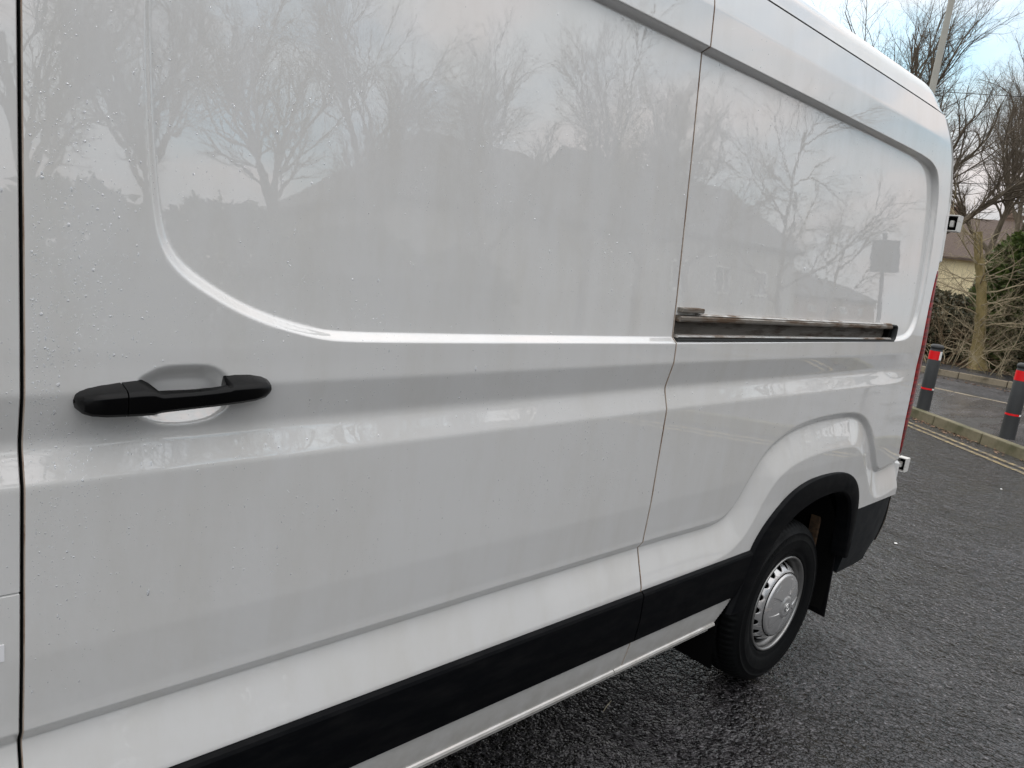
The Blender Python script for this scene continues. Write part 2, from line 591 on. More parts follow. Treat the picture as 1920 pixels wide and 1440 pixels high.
def make_roof(name, a, b):
    m = mat(name, a, 0.8)
    v = coords(m)
    br = N(m, 'ShaderNodeTexBrick')
    br.inputs['Color1'].default_value = (*a, 1)
    br.inputs['Color2'].default_value = (*b, 1)
    br.inputs['Mortar'].default_value = tuple(0.45 * q for q in a) + (1,)
    br.inputs['Scale'].default_value = 3.0
    br.inputs['Mortar Size'].default_value = 0.03
    L(m, v, br.inputs['Vector'])
    L(m, mixc(m, noise(m, v, 3.0, 6.0, 0.7), br.outputs['Color'], tuple(0.7 * q for q in b)), bsdf(m).inputs['Base Color'])
    bump(m, br.outputs['Fac'], 0.7, 0.03)
    return m


M['roof'] = make_roof('brown_roof_tiles', (0.10, 0.07, 0.055), (0.14, 0.10, 0.08))
M['roof_slate'] = make_roof('slate_roof', (0.07, 0.07, 0.075), (0.10, 0.10, 0.105))
M['white_frame'] = mat('window_frame', (0.75, 0.75, 0.74), 0.4)
M['lamp_pole'] = make_wall('galvanised_pole', (0.46, 0.45, 0.40), (0.36, 0.35, 0.31), 6.0)
M['bollard'] = make_plastic('bollard_plastic', (0.030, 0.032, 0.033), 0.5, 0.7, 200.0)
M['red'] = mat('red_reflector', (0.75, 0.008, 0.012), 0.35)
M['white'] = mat('white_reflector', (0.78, 0.78, 0.76), 0.4)
M['sign_back'] = mat('sign_back', (0.09, 0.09, 0.095), 0.55, 0.2)
M['wire'] = mat('cable', (0.02, 0.02, 0.022), 0.6)

# ------------------------------------------------------------------ setting: ground, path, road
def sheet(name, pts, z, m, parent=None):
    return obj(name, [(x, y, z) for x, y in pts], [tuple(range(len(pts)))], m, parent)


g = sheet('ground', [(-450, -450), (450, -450), (450, 450), (-450, 450)], 0.0, M['asphalt'])
tag(g, 'wet dark chipped asphalt of the parking area', 'ground', kind='structure')

KD = np.array([-0.61, -0.792]); KD = KD / np.linalg.norm(KD)          # along the kerb, towards the camera's right
KN = np.array([KD[1], -KD[0]])
if KN[0] < 0: KN = -KN                                                  # towards the far side (path)
K0 = np.array([11.13, 3.40])                                            # kerb face foot behind the van's rear corner


def kp(s, n):
    return K0 + KD * s + KN * n


# far path edge: nearly parallel to Y at x ~ 14.45
FE = [(14.47, y) for y in (14.0, 4.0, -9.0)]
_s = -(14.3 - kp(0, 0.13)[0]) / -KD[0]
path_pts = [tuple(kp(_s, 0.13)), tuple(kp(8.5, 0.13)), (14.3, -9.0)]
V = [(x, y, 0.118) for x, y in path_pts] + [(x, y, -0.05) for x, y in path_pts]
p = obj('footpath', V, [(0, 1, 2)] + [(i, (i + 1) % 3, 3 + (i + 1) % 3, 3 + i) for i in range(3)], M['path'])
tag(p, 'damp grey footpath behind the bollards', 'footpath', kind='structure')
# subdivide for a little unevenness is not needed: kerb stones carry the edge
def kerb_run(name, label, start, direction, n, length, mt, width=0.13, z0=-0.05, z1=0.125, batter=0.02):
    """a run of separate kerb stones; parts of one kerb"""
    root = bpy.data.objects.new(name, None)
    col.objects.link(root)
    root.location = (start[0], start[1], 0)
    WOFF[root.name] = (start[0], start[1], 0)
    tag(root, label, 'kerb', kind='structure')
    d = np.array(direction) / np.linalg.norm(direction)
    ang = math.atan2(d[1], d[0])
    variants = []
    for k in range(3):
        bm = bmesh.new()
        box_bm(bm, 0.006, length - 0.006, 0.0, width, z0, z1, 0.012)
        for vv in bm.verts:
            if vv.co.z > z1 - 0.04 and vv.co.y < 0.03: vv.co.y += batter * 0.5
            vv.co.z += (vv.co.z > 0) * random.uniform(-0.003, 0.003)
        bmesh.ops.recalc_face_normals(bm, faces=bm.faces[:])
        me = bpy.data.meshes.new('kerb_stone'); bm.to_mesh(me); bm.free(); me.materials.append(mt)
        variants.append(me)
    for i in range(n):
        o = bpy.data.objects.new('kerb_stone', random.choice(variants))
        col.objects.link(o)
        o.parent = root
        o.location = (d[0] * i * length, d[1] * i * length, random.uniform(-0.004, 0.004))
        o.rotation_euler = (0, 0, ang + random.uniform(-0.004, 0.004))
    return root


# width axis of a stone is 90 deg left of its direction; run so that it points to the path
s0 = kp(8.5, 0.0)
kerb_run('near_kerb', 'mossy kerb of separate stones below the bollards', kp(_s, 0.0), KD, 15, 0.9, M['kerb'])
kerb_run('far_path_kerb', 'low pale kerb along the far edge of the footpath', (14.43, -9.0), (0, 1), 17, 0.92, M['kerb_pale'], z1=0.122)
rd = sheet('road', [(14.40, -60), (17.85, -60), (17.85, 60), (14.40, 60)], 0.004, M['road'])
tag(rd, 'narrow grey side road beyond the footpath', 'road', kind='structure')
fk0 = np.array([17.78, 9.5]); fkd = np.array([0.12, -1.0]); fkd = fkd / np.linalg.norm(fkd)
kerb_run('far_road_kerb', 'pale kerb on the far side of the side road', fk0, fkd, 22, 0.92, M['kerb_pale'])
va = fk0 + fkd * -30 + np.array([0.12, 0]); vb = fk0 + fkd * 40 + np.array([0.12, 0])
vd = sheet('far_path', [tuple(va), tuple(vb), tuple(vb + np.array([1.6, 0])), tuple(va + np.array([1.6, 0]))], 0.118, M['road'])
tag(vd, 'dark strip of path beyond the side road', 'path', kind='structure')
# verge terrain beyond
nx, ny = 50, 90
xs = np.linspace(0, 70, nx) ** 1.0
ys = np.linspace(-60, 70, ny)
XX, YY = np.meshgrid(xs, ys)
base = fk0[0] + 1.55 + (YY - fk0[1]) * (fkd[0] / fkd[1])
ZZ = 0.11 + 0.05 * S(XX / 3) + 0.05 * np.sin(XX * 1.3 + YY * 0.9) * S(XX / 2)
V = np.stack([base + XX, YY, ZZ], -1).reshape(-1, 3)
idx = np.arange(nx * ny).reshape(ny, nx)
F = np.stack([idx[:-1, :-1], idx[:-1, 1:], idx[1:, 1:], idx[1:, :-1]], -1).reshape(-1, 4)
vg = obj('verge', V, F, M['soil'], None, True)
tag(vg, 'leaf-strewn bare soil verge under the trees', 'verge', kind='structure')

# double yellow lines
for k, off in enumerate((-0.30, -0.47)):
    pts = [kp(-11, off), kp(9.0, off), kp(9.0, off - 0.075), kp(-11, off - 0.075)]
    y = sheet('yellow_line', [tuple(q) for q in pts], 0.004, M['yellow'])
    tag(y, ['worn yellow line nearer the kerb', 'worn yellow line farther from the kerb'][k], 'road marking', 'double yellow lines', 'structure')

# leaf litter in the gutter (nobody could count it)
def leaf_cards(n, centre_fn, size, zoff):
    V, F = [], []
    for i in range(n):
        c = centre_fn()
        a = random.uniform(0, 6.28); s = size * random.uniform(0.5, 1.3)
        dx, dy = math.cos(a) * s, math.sin(a) * s
        t1, t2 = random.uniform(0, 0.5) * s, random.uniform(0, 0.5) * s
        b = len(V)
        z = c[2] + zoff
        V += [(c[0] - dx, c[1] - dy, z), (c[0] + dy * 0.5, c[1] - dx * 0.5, z + t1), (c[0] + dx, c[1] + dy, z + 0.2 * s), (c[0] - dy * 0.5, c[1] + dx * 0.5, z + t2)]
        F.append((b, b + 1, b + 2, b + 3))
    return np.array(V), np.array(F)


def gut():
    s = random.uniform(-6, 8); n = -abs(random.gauss(0, 0.10)) - 0.01
    if s > 1.5 and random.random() < 0.6: s = random.uniform(-4, 1.2)
    q = kp(s, n)
    return (q[0], q[1], 0.006)


V, F = leaf_cards(900, gut, 0.022, 0.0)
V2, F2 = leaf_cards(700, lambda: (17.6 - abs(random.gauss(0, 0.12)), random.uniform(-3, 9), 0.012), 0.03, 0.0)
V3, F3 = leaf_cards(2500, lambda: (random.uniform(19.2, 24), random.uniform(-2, 9), 0.19), 0.05, 0.0)
V, F = merge([(V, F), (V2, F2), (V3, F3)])
tag(obj('leaf_litter', V, F, M['dead_leaf']), 'brown fallen leaves lying along the kerbs and verge', 'leaves', kind='stuff')

# straw and small pale litter on the asphalt
def ground_pt(u, v):
    r = CR @ np.array([(u - 960) / 1390.0, (v - 720) / 1390.0, 1.0])
    k = -CAM_H / r[2]
    return np.array([r[0] * k, r[1] * k])


a, b = ground_pt(1131, 1336), ground_pt(1146, 1316)
P = np.array([[[a[0], a[1], 0.006], [(a[0] + b[0]) / 2, (a[1] + b[1]) / 2 + 0.001, 0.008], [b[0], b[1], 0.006]]])
V, F = tubes(P, np.array([[0.0015, 0.0018, 0.0009]]), 5)
tag(obj('straw_stalk', V, F, mat('straw', (0.45, 0.40, 0.28), 0.7), None, True), 'short pale straw stalk on the asphalt beside the sill', 'straw')
for (u, v, lab) in ((1679, 1020, 'tiny white scrap of litter on the asphalt near the bumper corner'), (1877, 918, 'tiny white scrap of litter on the asphalt below the yellow lines')):
    c = ground_pt(u, v)
    bm = bmesh.new()
    bmesh.ops.create_icosphere(bm, subdivisions=1, radius=0.012)
    for vv in bm.verts:
        vv.co = Vector((c[0] + vv.co.x * 1.3, c[1] + vv.co.y * random.uniform(0.6, 1.2), 0.006 + vv.co.z * 0.4))
    tag(from_bm('litter_scrap', bm, M['white']), lab, 'litter')

# ------------------------------------------------------------------ van: side surface y = Y(x, z)
_pz = np.array([0.30, 0.876, 0.98, 1.27, 1.328, 1.4055, 1.456, 1.585, 1.964, 2.255, 2.36, 2.466, 2.52])
_py = np.array([1.191, 1.191, 1.186, 1.186, 1.2055, 1.1885, 1.1905, 1.1965, 1.2195, 1.2400, 1.2480, 1.2700, 1.2815])
_tz = np.arange(0.30, 2.52, 0.001)
_ty = np.interp(_tz, _pz, _py)


def _gauss(a, s):
    k = np.arange(-int(4 * s), int(4 * s) + 1)
    w = np.exp(-0.5 * (k / s) ** 2); w /= w.sum()
    return np.convolve(np.pad(a, len(k) // 2, mode='edge'), w, mode='valid')


_soft = np.exp(-0.5 * ((_tz - 1.328) / 0.02) ** 2)
_ty = _gauss(_ty, 3.5) * (1 - _soft) + _gauss(_ty, 8.0) * _soft


_tys = _gauss(np.interp(_tz, [0.30, 0.876, 1.2, 1.456, 1.585, 1.964, 2.255, 2.36, 2.466, 2.52], [1.191, 1.191, 1.186, 1.189, 1.1965, 1.2195, 1.2400, 1.2480, 1.2700, 1.2815]), 20.0)


def chaikin(pts, n=3, closed=True):
    p = np.array(pts, float)
    for _ in range(n):
        q = np.roll(p, -1, 0) if closed else p[1:]
        b = p if closed else p[:-1]
        r = np.empty((2 * len(b), 2))
        r[0::2] = 0.75 * b + 0.25 * q
        r[1::2] = 0.25 * b + 0.75 * q
        p = r if closed else np.vstack([p[:1], r, p[-1:]])
    return p


def dist_poly(x, z, poly, closed, maxd):
    out = np.full(x.shape, maxd)
    n = len(poly)
    for i in range(n if closed else n - 1):
        a, b = poly[i], poly[(i + 1) % n]
        mk = (x > min(a[0], b[0]) - maxd) & (x < max(a[0], b[0]) + maxd) & (z > min(a[1], b[1]) - maxd) & (z < max(a[1], b[1]) + maxd)
        if not mk.any(): continue
        px, pz = x[mk] - a[0], z[mk] - a[1]
        d = b - a
        t = np.clip((px * d[0] + pz * d[1]) / (d @ d + 1e-12), 0, 1)
        out[mk] = np.minimum(out[mk], np.hypot(px - t * d[0], pz - t * d[1]))
    return out


def inside(x, z, poly):
    r = np.zeros(x.shape, bool)
    n = len(poly)
    for i in range(n):
        a, b = poly[i], poly[(i + 1) % n]
        if a[1] == b[1]: continue
        c = ((a[1] > z) != (b[1] > z)) & (x < (b[0] - a[0]) * (z - a[1]) / (b[1] - a[1]) + a[0])
        r ^= c
    return r


PANEL = chaikin([(.372, 1.709), (.380, 1.640), (.392, 1.601), (.416, 1.570), (.458, 1.541), (.520, 1.508), (.587, 1.485), (.656, 1.469), (.709, 1.463), (.9, 1.4615), (1.2, 1.461), (1.77, 1.460),
                 (2.17, 1.462), (3.0, 1.467), (3.40, 1.470), (3.52, 1.474), (3.61, 1.492), (3.665, 1.545), (3.69, 1.63), (3.70, 1.72), (3.705, 1.85), (3.70, 2.02), (3.685, 2.12), (3.645, 2.205), (3.56, 2.245),
                 (3.42, 2.254), (3.3, 2.255), (1.784, 2.258), (.60, 2.258), (.47, 2.245), (.395, 2.18), (.364, 2.06), (.361, 1.954), (.365, 1.807)], 2)
CREASE = chaikin([(-3.2, .852), (.21, .852), (1.77, .862), (2.10, .856), (2.20, .858), (2.26, .875), (2.30, .915), (2.345, .985), (2.43, 1.082), (2.576, 1.144), (2.782, 1.172), (3.00, 1.176), (3.16, 1.170), (3.27, 1.142), (3.363, 1.085),
                  (3.445, 1.005), (3.52, .925), (3.575, .872), (3.64, .868), (3.85, .890), (4.2, .90)], 2, False)
CUP = chaikin([(.357, 1.403), (.372, 1.413), (.392, 1.423), (.424, 1.426), (.470, 1.425), (.492, 1.413), (.507, 1.396), (.513, 1.372), (.510, 1.348), (.483, 1.328), (.448, 1.322), (.406, 1.323), (.382, 1.331), (.362, 1.341), (.352, 1.372)], 2)
_xe_z = np.array([0.0, 2.10, 2.16, 2.30, 2.40, 2.463, 2.52])
_xe_x = np.array([3.868, 3.868, 3.862, 3.815, 3.745, 3.685, 3.61])
XREF = 3.868


def xend(z):
    return np.interp(z, _xe_z, _xe_x)


def _flare(d):
    t = np.clip((d - 0.0235) / 0.115, 0, 1)
    return t * t * (3 - 2 * t) * 0.12 + 0.88 * t


def Y(x, z, detail=True):
    x = np.asarray(x, float); z = np.asarray(z, float)
    dz = np.interp(x, [0.2, 1.78, 3.9], [-0.02, 0.0, 0.012])
    w = S((z - 1.20) / 0.06) * (1 - S((z - 1.42) / 0.035))
    y = np.interp(z - dz * w, _tz, _ty)
    fade = S((x - 3.40) / 0.38) * 0.93
    y = y * (1 - fade) + fade * np.interp(z - dz * w, _tz, _tys)
    if detail:
        d = dist_poly(x, z, PANEL, True, 0.03)
        ins = inside(x, z, PANEL)
        t = np.where(ins, d, 0.0) / np.interp(z, [1.6, 2.1], [0.0160, 0.0125])
        y = y + np.interp(z, [1.46, 2.25], [0.0165, 0.0260]) * (0.2 * S(t) + 0.8 * np.clip(t, 0, 1))
        dc = dist_poly(x, z, CREASE, False, 0.16)
        below = z < np.interp(x, CREASE[:, 0], CREASE[:, 1])
        dd = np.where(below, dc, 0.0)
        y = y + 0.0150 * np.clip(dd / 0.0235, 0, 1) - 0.0360 * _flare(dd)
        cu = dist_poly(x, z, CUP, True, 0.05)
        _c = np.where(inside(x, z, CUP), cu, 0.0) / 0.030
        y = y + 0.026 * (0.5 * S(_c) + 0.5 * np.sin(np.clip(_c, 0, 1) * 1.5708))
    y = y + 0.030 * np.clip((0.60 - z) / 0.17, 0, 1.2) ** 1.6
    e = np.maximum(xend(z) - x, 0.0)
    R = 0.032
    k = np.clip((R - e) / R, 0, 0.97)
    y = y + R * (1 - np.sqrt(1 - k * k))
    # gentle plan curvature of the body
    y = y + 0.010 * np.clip((x - 2.9) / 0.95, 0, 1) ** 2
    return y


def grid_panel(name, X, Z, parent, mt, drop=None, flange=('l', 'r'), depth=0.028, edge_mat=None):
    """X, Z (rows, cols) arrays on the side surface; removes quads where drop(cx, cz)"""
    rows, cols = X.shape
    V = np.stack([X, Y(X, Z), Z], -1).reshape(-1, 3)
    idx = np.arange(rows * cols).reshape(rows, cols)
    F = np.stack([idx[:-1, :-1], idx[:-1, 1:], idx[1:, 1:], idx[1:, :-1]], -1).reshape(-1, 4)
    if drop is not None:
        cx = V[F][:, :, 0].mean(1); cz = V[F][:, :, 2].mean(1)
        F = F[~drop(cx, cz)]
    mi = [np.zeros(len(F), int)]
    FV = [V]; off = len(V)
    FF = [F]
    for side in flange:
        line = {'l': idx[:, 0], 'r': idx[:, -1], 'b': idx[0, :], 't': idx[-1, :]}[side]
        a = V[line].copy()
        nrm = np.array({'l': (1, 0, 0), 'r': (-1, 0, 0), 'b': (0, 0, 1), 't': (0, 0, -1)}[side], float)
        b = a + np.array([0, 0.0025, 0]) - nrm * 0.0016
        c = b + np.array([0, depth, 0]) + nrm * 0.001
        n = len(a)
        FV += [a, b, c]
        i = np.arange(n - 1)
        for r in (0, 1):
            f = np.stack([off + r * n + i, off + r * n + i + 1, off + (r + 1) * n + i + 1, off + (r + 1) * n + i], -1)
            if side in ('r', 'b'): f = f[:, ::-1]
            FF.append(f)
            mi.append(np.full(n - 1, 0 if edge_mat is None else r + 1))
        off += 3 * n
    V = np.concatenate(FV); F = np.concatenate(FF); mi = np.concatenate(mi)
    used = np.unique(F)
    mp = np.full(len(V), -1); mp[used] = np.arange(len(used))
    return obj(name, V[used], mp[F], [mt] + ([edge_mat, M['inner']] if edge_mat is not None else []), parent, True, mi)


van = empty('panel_van', (1.0, 2.2, 0.0), 'white panel van with black side mouldings filling the picture', 'van')
XL, XG = 0.2135, 1.7773
ZB, ZT = 0.445, 2.462

# sliding door
def spaced(a, b, coarse, bands):
    out = [a]
    while out[-1] < b:
        st = coarse
        for (p, q, f) in bands:
            if p - 0.004 <= out[-1] < q: st = f
        out.append(out[-1] + st)
    out = np.array(out)
    return a + (out - a) * (b - a) / (out[-1] - a)


ZBANDS = [(0.815, 0.88, 0.0022), (1.25, 1.43, 0.0032), (1.452, 1.49, 0.0018), (2.232, 2.268, 0.0016)]
xs = spaced(XL, XG - 0.0032, 0.0046, [(0.352, 0.40, 0.0018), (0.40, 0.75, 0.0036)])
zs = spaced(ZB, ZT, 0.0046, ZBANDS + [(1.49, 1.72, 0.0036)])
X, Z = np.meshgrid(xs, zs)
sliding_door = grid_panel('sliding_door', X, Z, van, M['paint'], None, ('l', 'r'), edge_mat=M['edge'])

# rear quarter panel
SLOT_Z0, SLOT_Z1, SLOT_X1 = 1.474, 1.540, 3.43
ARCH_O = chaikin([(2.335, .485), (2.372, .56), (2.40, .66), (2.425, .725), (2.48, .79), (2.564, .850), (2.657, .900), (2.75, .925), (2.86, .936), (3.04, .934), (3.17, .912), (3.27, .872), (3.335, .812), (3.368, .745), (3.376, .66), (3.372, .56), (3.368, .49)], 2, False)
ARCH_I = chaikin([(2.44, .485), (2.475, .56), (2.52, .645), (2.585, .720), (2.66, .775), (2.74, .808), (2.85, .830), (2.966, .838), (3.08, .836), (3.16, .822), (3.23, .786), (3.275, .73), (3.298, .66), (3.308, .60), (3.316, .54), (3.325, .49)], 2, False)


def resample(p, n):
    s = np.concatenate([[0], np.cumsum(np.hypot(*np.diff(p, axis=0).T))])
    t = np.linspace(0, s[-1], n)
    return np.stack([np.interp(t, s, p[:, 0]), np.interp(t, s, p[:, 1])], -1)


AO, AI = resample(ARCH_O, 70), resample(ARCH_I, 70)
AM = 0.6 * AO + 0.4 * AI
hole = np.vstack([AM, [[AM[-1, 0], 0.2], [AM[0, 0], 0.2]]])


def q_drop(cx, cz):
    d = (cx < SLOT_X1) & (cz > SLOT_Z0) & (cz < SLOT_Z1)
    d |= inside(cx, cz, hole)
    d |= (cx > 3.33) & (cz < 0.715)
    d |= (cx > 2.36 - (0.525 - cz) * 0.7) & (cx < 2.9) & (cz < 0.70)
    return d


xs = np.concatenate([np.linspace(XG + 0.0032, 3.43, 250), np.linspace(3.436, 3.868, 100)])
zs = np.concatenate([spaced(ZB, SLOT_Z0, 0.0048, ZBANDS)[:-1], np.linspace(SLOT_Z0, SLOT_Z1, 20)[:-1], spaced(SLOT_Z1, ZT, 0.0050, ZBANDS)])
X, Z = np.meshgrid(xs, zs)
X = XG + (X - XG) * (xend(Z) - XG) / (XREF - XG)
quarter = grid_panel('rear_quarter_panel', X, Z, van, M['paint'], q_drop, ('l', 'r'), edge_mat=M['edge'])

# cab door ahead of the sliding door, with a lower flap below a thin horizontal gap
xs = np.concatenate([np.linspace(-0.95, 0.0, 60), np.linspace(0.006, XL - 0.0075, 34)])
X, Z = np.meshgrid(xs, np.linspace(1.0905, ZT, 360))
cab_door = grid_panel('cab_door', X, Z, van, M['paint'], lambda cx, cz: (cz > 1.55) & (cz < 2.2) & (cx < 0.02) & (cx > -0.9), ('r', 'b'))
X, Z = np.meshgrid(xs, np.linspace(ZB, 1.0865, 200))
cab_low = grid_panel('cab_lower_panel', X, Z, van, M['paint'], None, ('r', 't'))
zz = np.linspace(1.55, 2.2, 8)
V = [(x, float(Y(x, z, False)) + 0.006, z) for z in zz for x in (-0.9, 0.02)]
obj('cab_window', V, [(2 * i, 2 * i + 1, 2 * i + 3, 2 * i + 2) for i in range(7)], M['glass'], cab_door, True)
V = []
for z in (0.985, 1.012):
    for x in (0.12, 0.1875): V.append((x, float(Y(x, z)) - 0.0012, z))
V += [(x, y + 0.0011, z) for x, y, z in V]
obj('sticker', V, [(0, 1, 3, 2), (0, 4, 5, 1), (1, 5, 7, 3), (3, 7, 6, 2), (2, 6, 4, 0)], M['sticker'], cab_low)

# dark structure behind the gaps
xs = np.linspace(-0.9, 3.78, 120); zs = np.linspace(0.47, 2.46, 60)
X, Z = np.meshgrid(xs, zs)
V = np.stack([X, Y(X, Z, False) + 0.05, Z], -1).reshape(-1, 3)
idx = np.arange(X.size).reshape(X.shape)
F = np.stack([idx[:-1, :-1], idx[:-1, 1:], idx[1:, 1:], idx[1:, :-1]], -1).reshape(-1, 4)
cx = V[F][:, :, 0].mean(1); cz = V[F][:, :, 2].mean(1)
F = F[~((cx > 2.25) & (cx < 3.45) & (cz < 0.95))]
obj('inner_frame', V, F, M['inner'], van, True)

# roof with rounded cant rail and black gutter seam
RP = [(1.2765, 2.4685), (1.280, 2.480), (1.2865, 2.505), (1.293, 2.527), (1.305, 2.548), (1.326, 2.566), (1.36, 2.582), (1.42, 2.597), (1.52, 2.609), (1.75, 2.622), (2.2, 2.630)]
RP = [tuple(q) for q in chaikin(RP, 2, False)]
RP = RP + [(4.4 - y, z) for y, z in RP[-2::-1]]
xs = np.concatenate([np.linspace(-0.55, 3.4, 40), np.linspace(3.43, 3.70, 16)])
V = []
for x in xs:
    tail = max(0.0, (x - 3.44) / 0.26)
    for (y, z) in RP:
        rise = (z - 2.4685)
        zz_ = z - 0.055 * tail ** 2.2 * min(1.0, rise / 0.06)
        xx = x - 0.35 * (z - 2.4685) * tail
        yc = 2.2 + (y - 2.2) * (1 - 0.010 * tail ** 2)
        V.append((xx, yc, zz_))
n = len(RP)
F = np.array([(i * n + j, (i + 1) * n + j, (i + 1) * n + j + 1, i * n + j + 1) for i in range(len(xs) - 1) for j in range(n - 1)])
roof = obj('roof', V, F, M['paint'], van, True)
P = np.array([[[x, float(Y(min(x, 3.6), 2.4655, False)) + 0.0035 + (0.006 if x > 3.6 else 0), 2.4655] for x in np.linspace(-0.5, 3.672, 30)]])
V, F = tubes(P, np.full((1, 30), 0.0034), 8)
obj('gutter_seam', V, F, M['inner'], van, True)

# far side, floor, front and rear faces of the body
zs = np.linspace(0.45, 2.466, 40)
V = [(x, 4.4 - float(Y(1.0, z, False)), z) for x in (-0.95, 3.80) for z in zs]
obj('far_side', V, [(i, i + 1, 40 + i + 1, 40 + i) for i in range(39)], M['paint'], van, True)
box('underbody', -1.9, 2.25, 1.28, 3.12, 0.40, 0.47, M['black'], van)
box('rear_underbody', 2.25, 3.70, 1.62, 2.78, 0.42, 0.60, M['black'], van)
# rear doors: two slabs following the rear edge line
for side in (0, 1):
    zs = np.linspace(0.745, 2.455, 46)
    secs = []
    for z in zs:
        xe = float(xend(z))
        ys0 = float(Y(2.5, z, False))
        yo = ys0 + (0.085 if 0.88 < z < 1.82 else 0.040)
        ring = [(xe + 0.004, yo - 0.030), (xe + 0.018, yo - 0.026), (xe + 0.034, yo - 0.008), (xe + 0.042, yo + 0.03), (xe + 0.055, 1.7), (xe + 0.060, 2.193), (xe + 0.01, 2.193), (xe - 0.02, yo)]
        if side: ring = [(x, 4.4 - y) for x, y in ring][::-1]
        secs.append([(x, y, z) for x, y in ring])
    V, F = loft(secs)
    rd_ = obj('rear_door', V, F, M['paint'], van, False)

# cab and nose ahead of the picture
prof = [(-0.5, 2.60), (-0.75, 2.52), (-1.1, 2.1), (-1.55, 1.52), (-1.95, 1.32), (-2.15, 1.12), (-2.2, 0.8), (-2.15, 0.45)]
secs = []
for y, ins in ((1.235, 0.10), (1.30, 0.03), (2.2, 0.0), (3.10, 0.03), (3.165, 0.10)):
    secs.append([(x + ins * (x < -0.9), y, z - ins * 0.35 * (z > 1)) for x, z in prof] + [(-0.94, y, 0.45), (-0.94, y, 2.45)])
V, F = loft(secs)
obj('nose', V, F, M['paint'], van, False)
V = [(-0.86, 1.42, 2.43), (-0.86, 2.98, 2.43), (-1.53, 3.02, 1.56), (-1.53, 1.38, 1.56)]
V = [(x - 0.012, y, z + 0.012) for x, y, z in V]
obj('windscreen', V, [(0, 1, 2, 3)], M['glass'], van)
box('front_bumper', -2.24, -1.75, 1.22, 3.18, 0.32, 0.62, M['bumper'], van, 0.04)

# ------------------------------------------------------------------ mouldings, sill, arch trim, bumper
def moulding(name, x0, x1, z0, z1, parent, endcut=None):
    n = max(2, int((x1 - x0) / 0.05))
    secs = []
    for i in range(n + 1):
        x = x0 + (x1 - x0) * i / n
        zc = np.array([z0, z0 + 0.004, z0 + 0.010, z0 + 0.08, z1 - 0.013, z1 - 0.006, z1 - 0.001, z1])
        pr = np.array([0.002, -0.006, -0.011, -0.0145, -0.0145, -0.011, -0.004, 0.004])
        if endcut: xx = np.array([min(x, x1) + endcut * (zq - z1) * (i == n) for zq in zc])
        else: xx = np.full(8, x)
        yy = Y(np.minimum(xx, 2.3), zc, False) + 0.0135 - 0.0225
        yy = Y(np.full(8, 1.0), zc) + pr
        ring = [(xx[k], yy[k], zc[k]) for k in range(8)]
        ring += [(xx[7], yy[7] + 0.02, z1), (xx[0], yy[0] + 0.02, z0)]
        secs.append(ring)
    V, F = loft(secs)
    return obj(name, V, F, M['plastic'], parent, False)


moulding('side_moulding', XL + 0.001, XG - 0.003, 0.540, 0.712, sliding_door)
moulding('side_moulding', XG + 0.003, 2.47, 0.540, 0.712, quarter)
moulding('side_moulding', -0.95, XL - 0.009, 0.540, 0.712, cab_low)


def sill(name, x0, x1, parent, end=0.0):
    prof = [(0.004, 0.452), (-0.004, 0.447), (-0.006, 0.440), (-0.002, 0.434), (0.010, 0.431), (0.016, 0.424), (0.018, 0.408), (0.040, 0.402), (0.060, 0.45)]
    y0 = float(Y(1.0, 0.45))
    secs = [[(x0, y0 + a, z) for a, z in prof], [((x0 + x1) / 2, y0 + a, z) for a, z in prof], [(x1 + end * (z - 0.45), y0 + a, z) for a, z in prof]]
    V, F = loft(secs)
    return obj(name, V, F, M['paint'], parent, False)


sill('sill_lip', -0.9, XG - 0.040, sliding_door)
sill('sill_lip', XG - 0.036, 2.305, quarter)

# wheel-arch trim
n = len(AO)
secs = []
for i in range(n):
    o, ii = AO[i], AI[i]
    ring = []
    for t, pr in ((-0.02, 0.006), (0.0, -0.004), (0.06, -0.012), (0.18, -0.016), (0.75, -0.017), (0.92, -0.014), (1.0, -0.004), (1.02, 0.05), (0.9, 0.05)):
        q = o + (ii - o) * t
        yb = float(Y(2.9, 0.78)) if True else 0
        ring.append((q[0], yb + 0.012 * np.clip((q[0] - 2.9) / 0.5, -0.2, 1) + pr, q[1]))
    secs.append(ring)
V, F = loft(secs)
arch = obj('wheel_arch_trim', V, F, M['plastic'], van, True, sharp=28)

# rear bumper corner and bumper
zs = np.linspace(0.39, 0.722, 12)
secs = []
for z in zs:
    t = (z - 0.39) / 0.332
    x0 = 3.378
    xr = 3.86 + 0.07 * math.sin(min(1.0, t * 1.15 + 0.15) * math.pi * 0.5) - (0.10 * (1 - t / 0.25) ** 1.5 if t < 0.25 else 0)
    yb = 1.172 + 0.03 * (1 - t) ** 2 + 0.004
    ring = [(x0, yb), (x0 + 0.20, yb + 0.001), (3.70, yb + 0.008), (xr - 0.10, yb + 0.022), (xr - 0.035, yb + 0.045), (xr - 0.006, yb + 0.085), (xr, yb + 0.16), (xr + 0.01, 2.2), (xr + 0.0, 3.07), (xr - 0.04, 3.19), (3.5, 3.22), (3.5, 3.1), (xr - 0.12, 2.9), (xr - 0.12, yb + 0.12), (x0 + 0.02, yb + 0.06)]
    secs.append([(x, y, z + (0.016 * (x - 3.378) / 0.5 if t > 0.98 else 0)) for x, y in ring])
V, F = loft(secs)
obj('rear_bumper', V, F, M['bumper'], van, True, sharp=40)

# sliding-door rail recessed in the slot
XE = 3.372
yr = 1.2


def along(name, ring_fn, x0, x1, mt, parent, k=24):
    secs = [ring_fn(x0 + (x1 - x0) * i / k) for i in range(k + 1)]
    V, F = loft(secs)
    return obj(name, V, F, mt, parent, False)


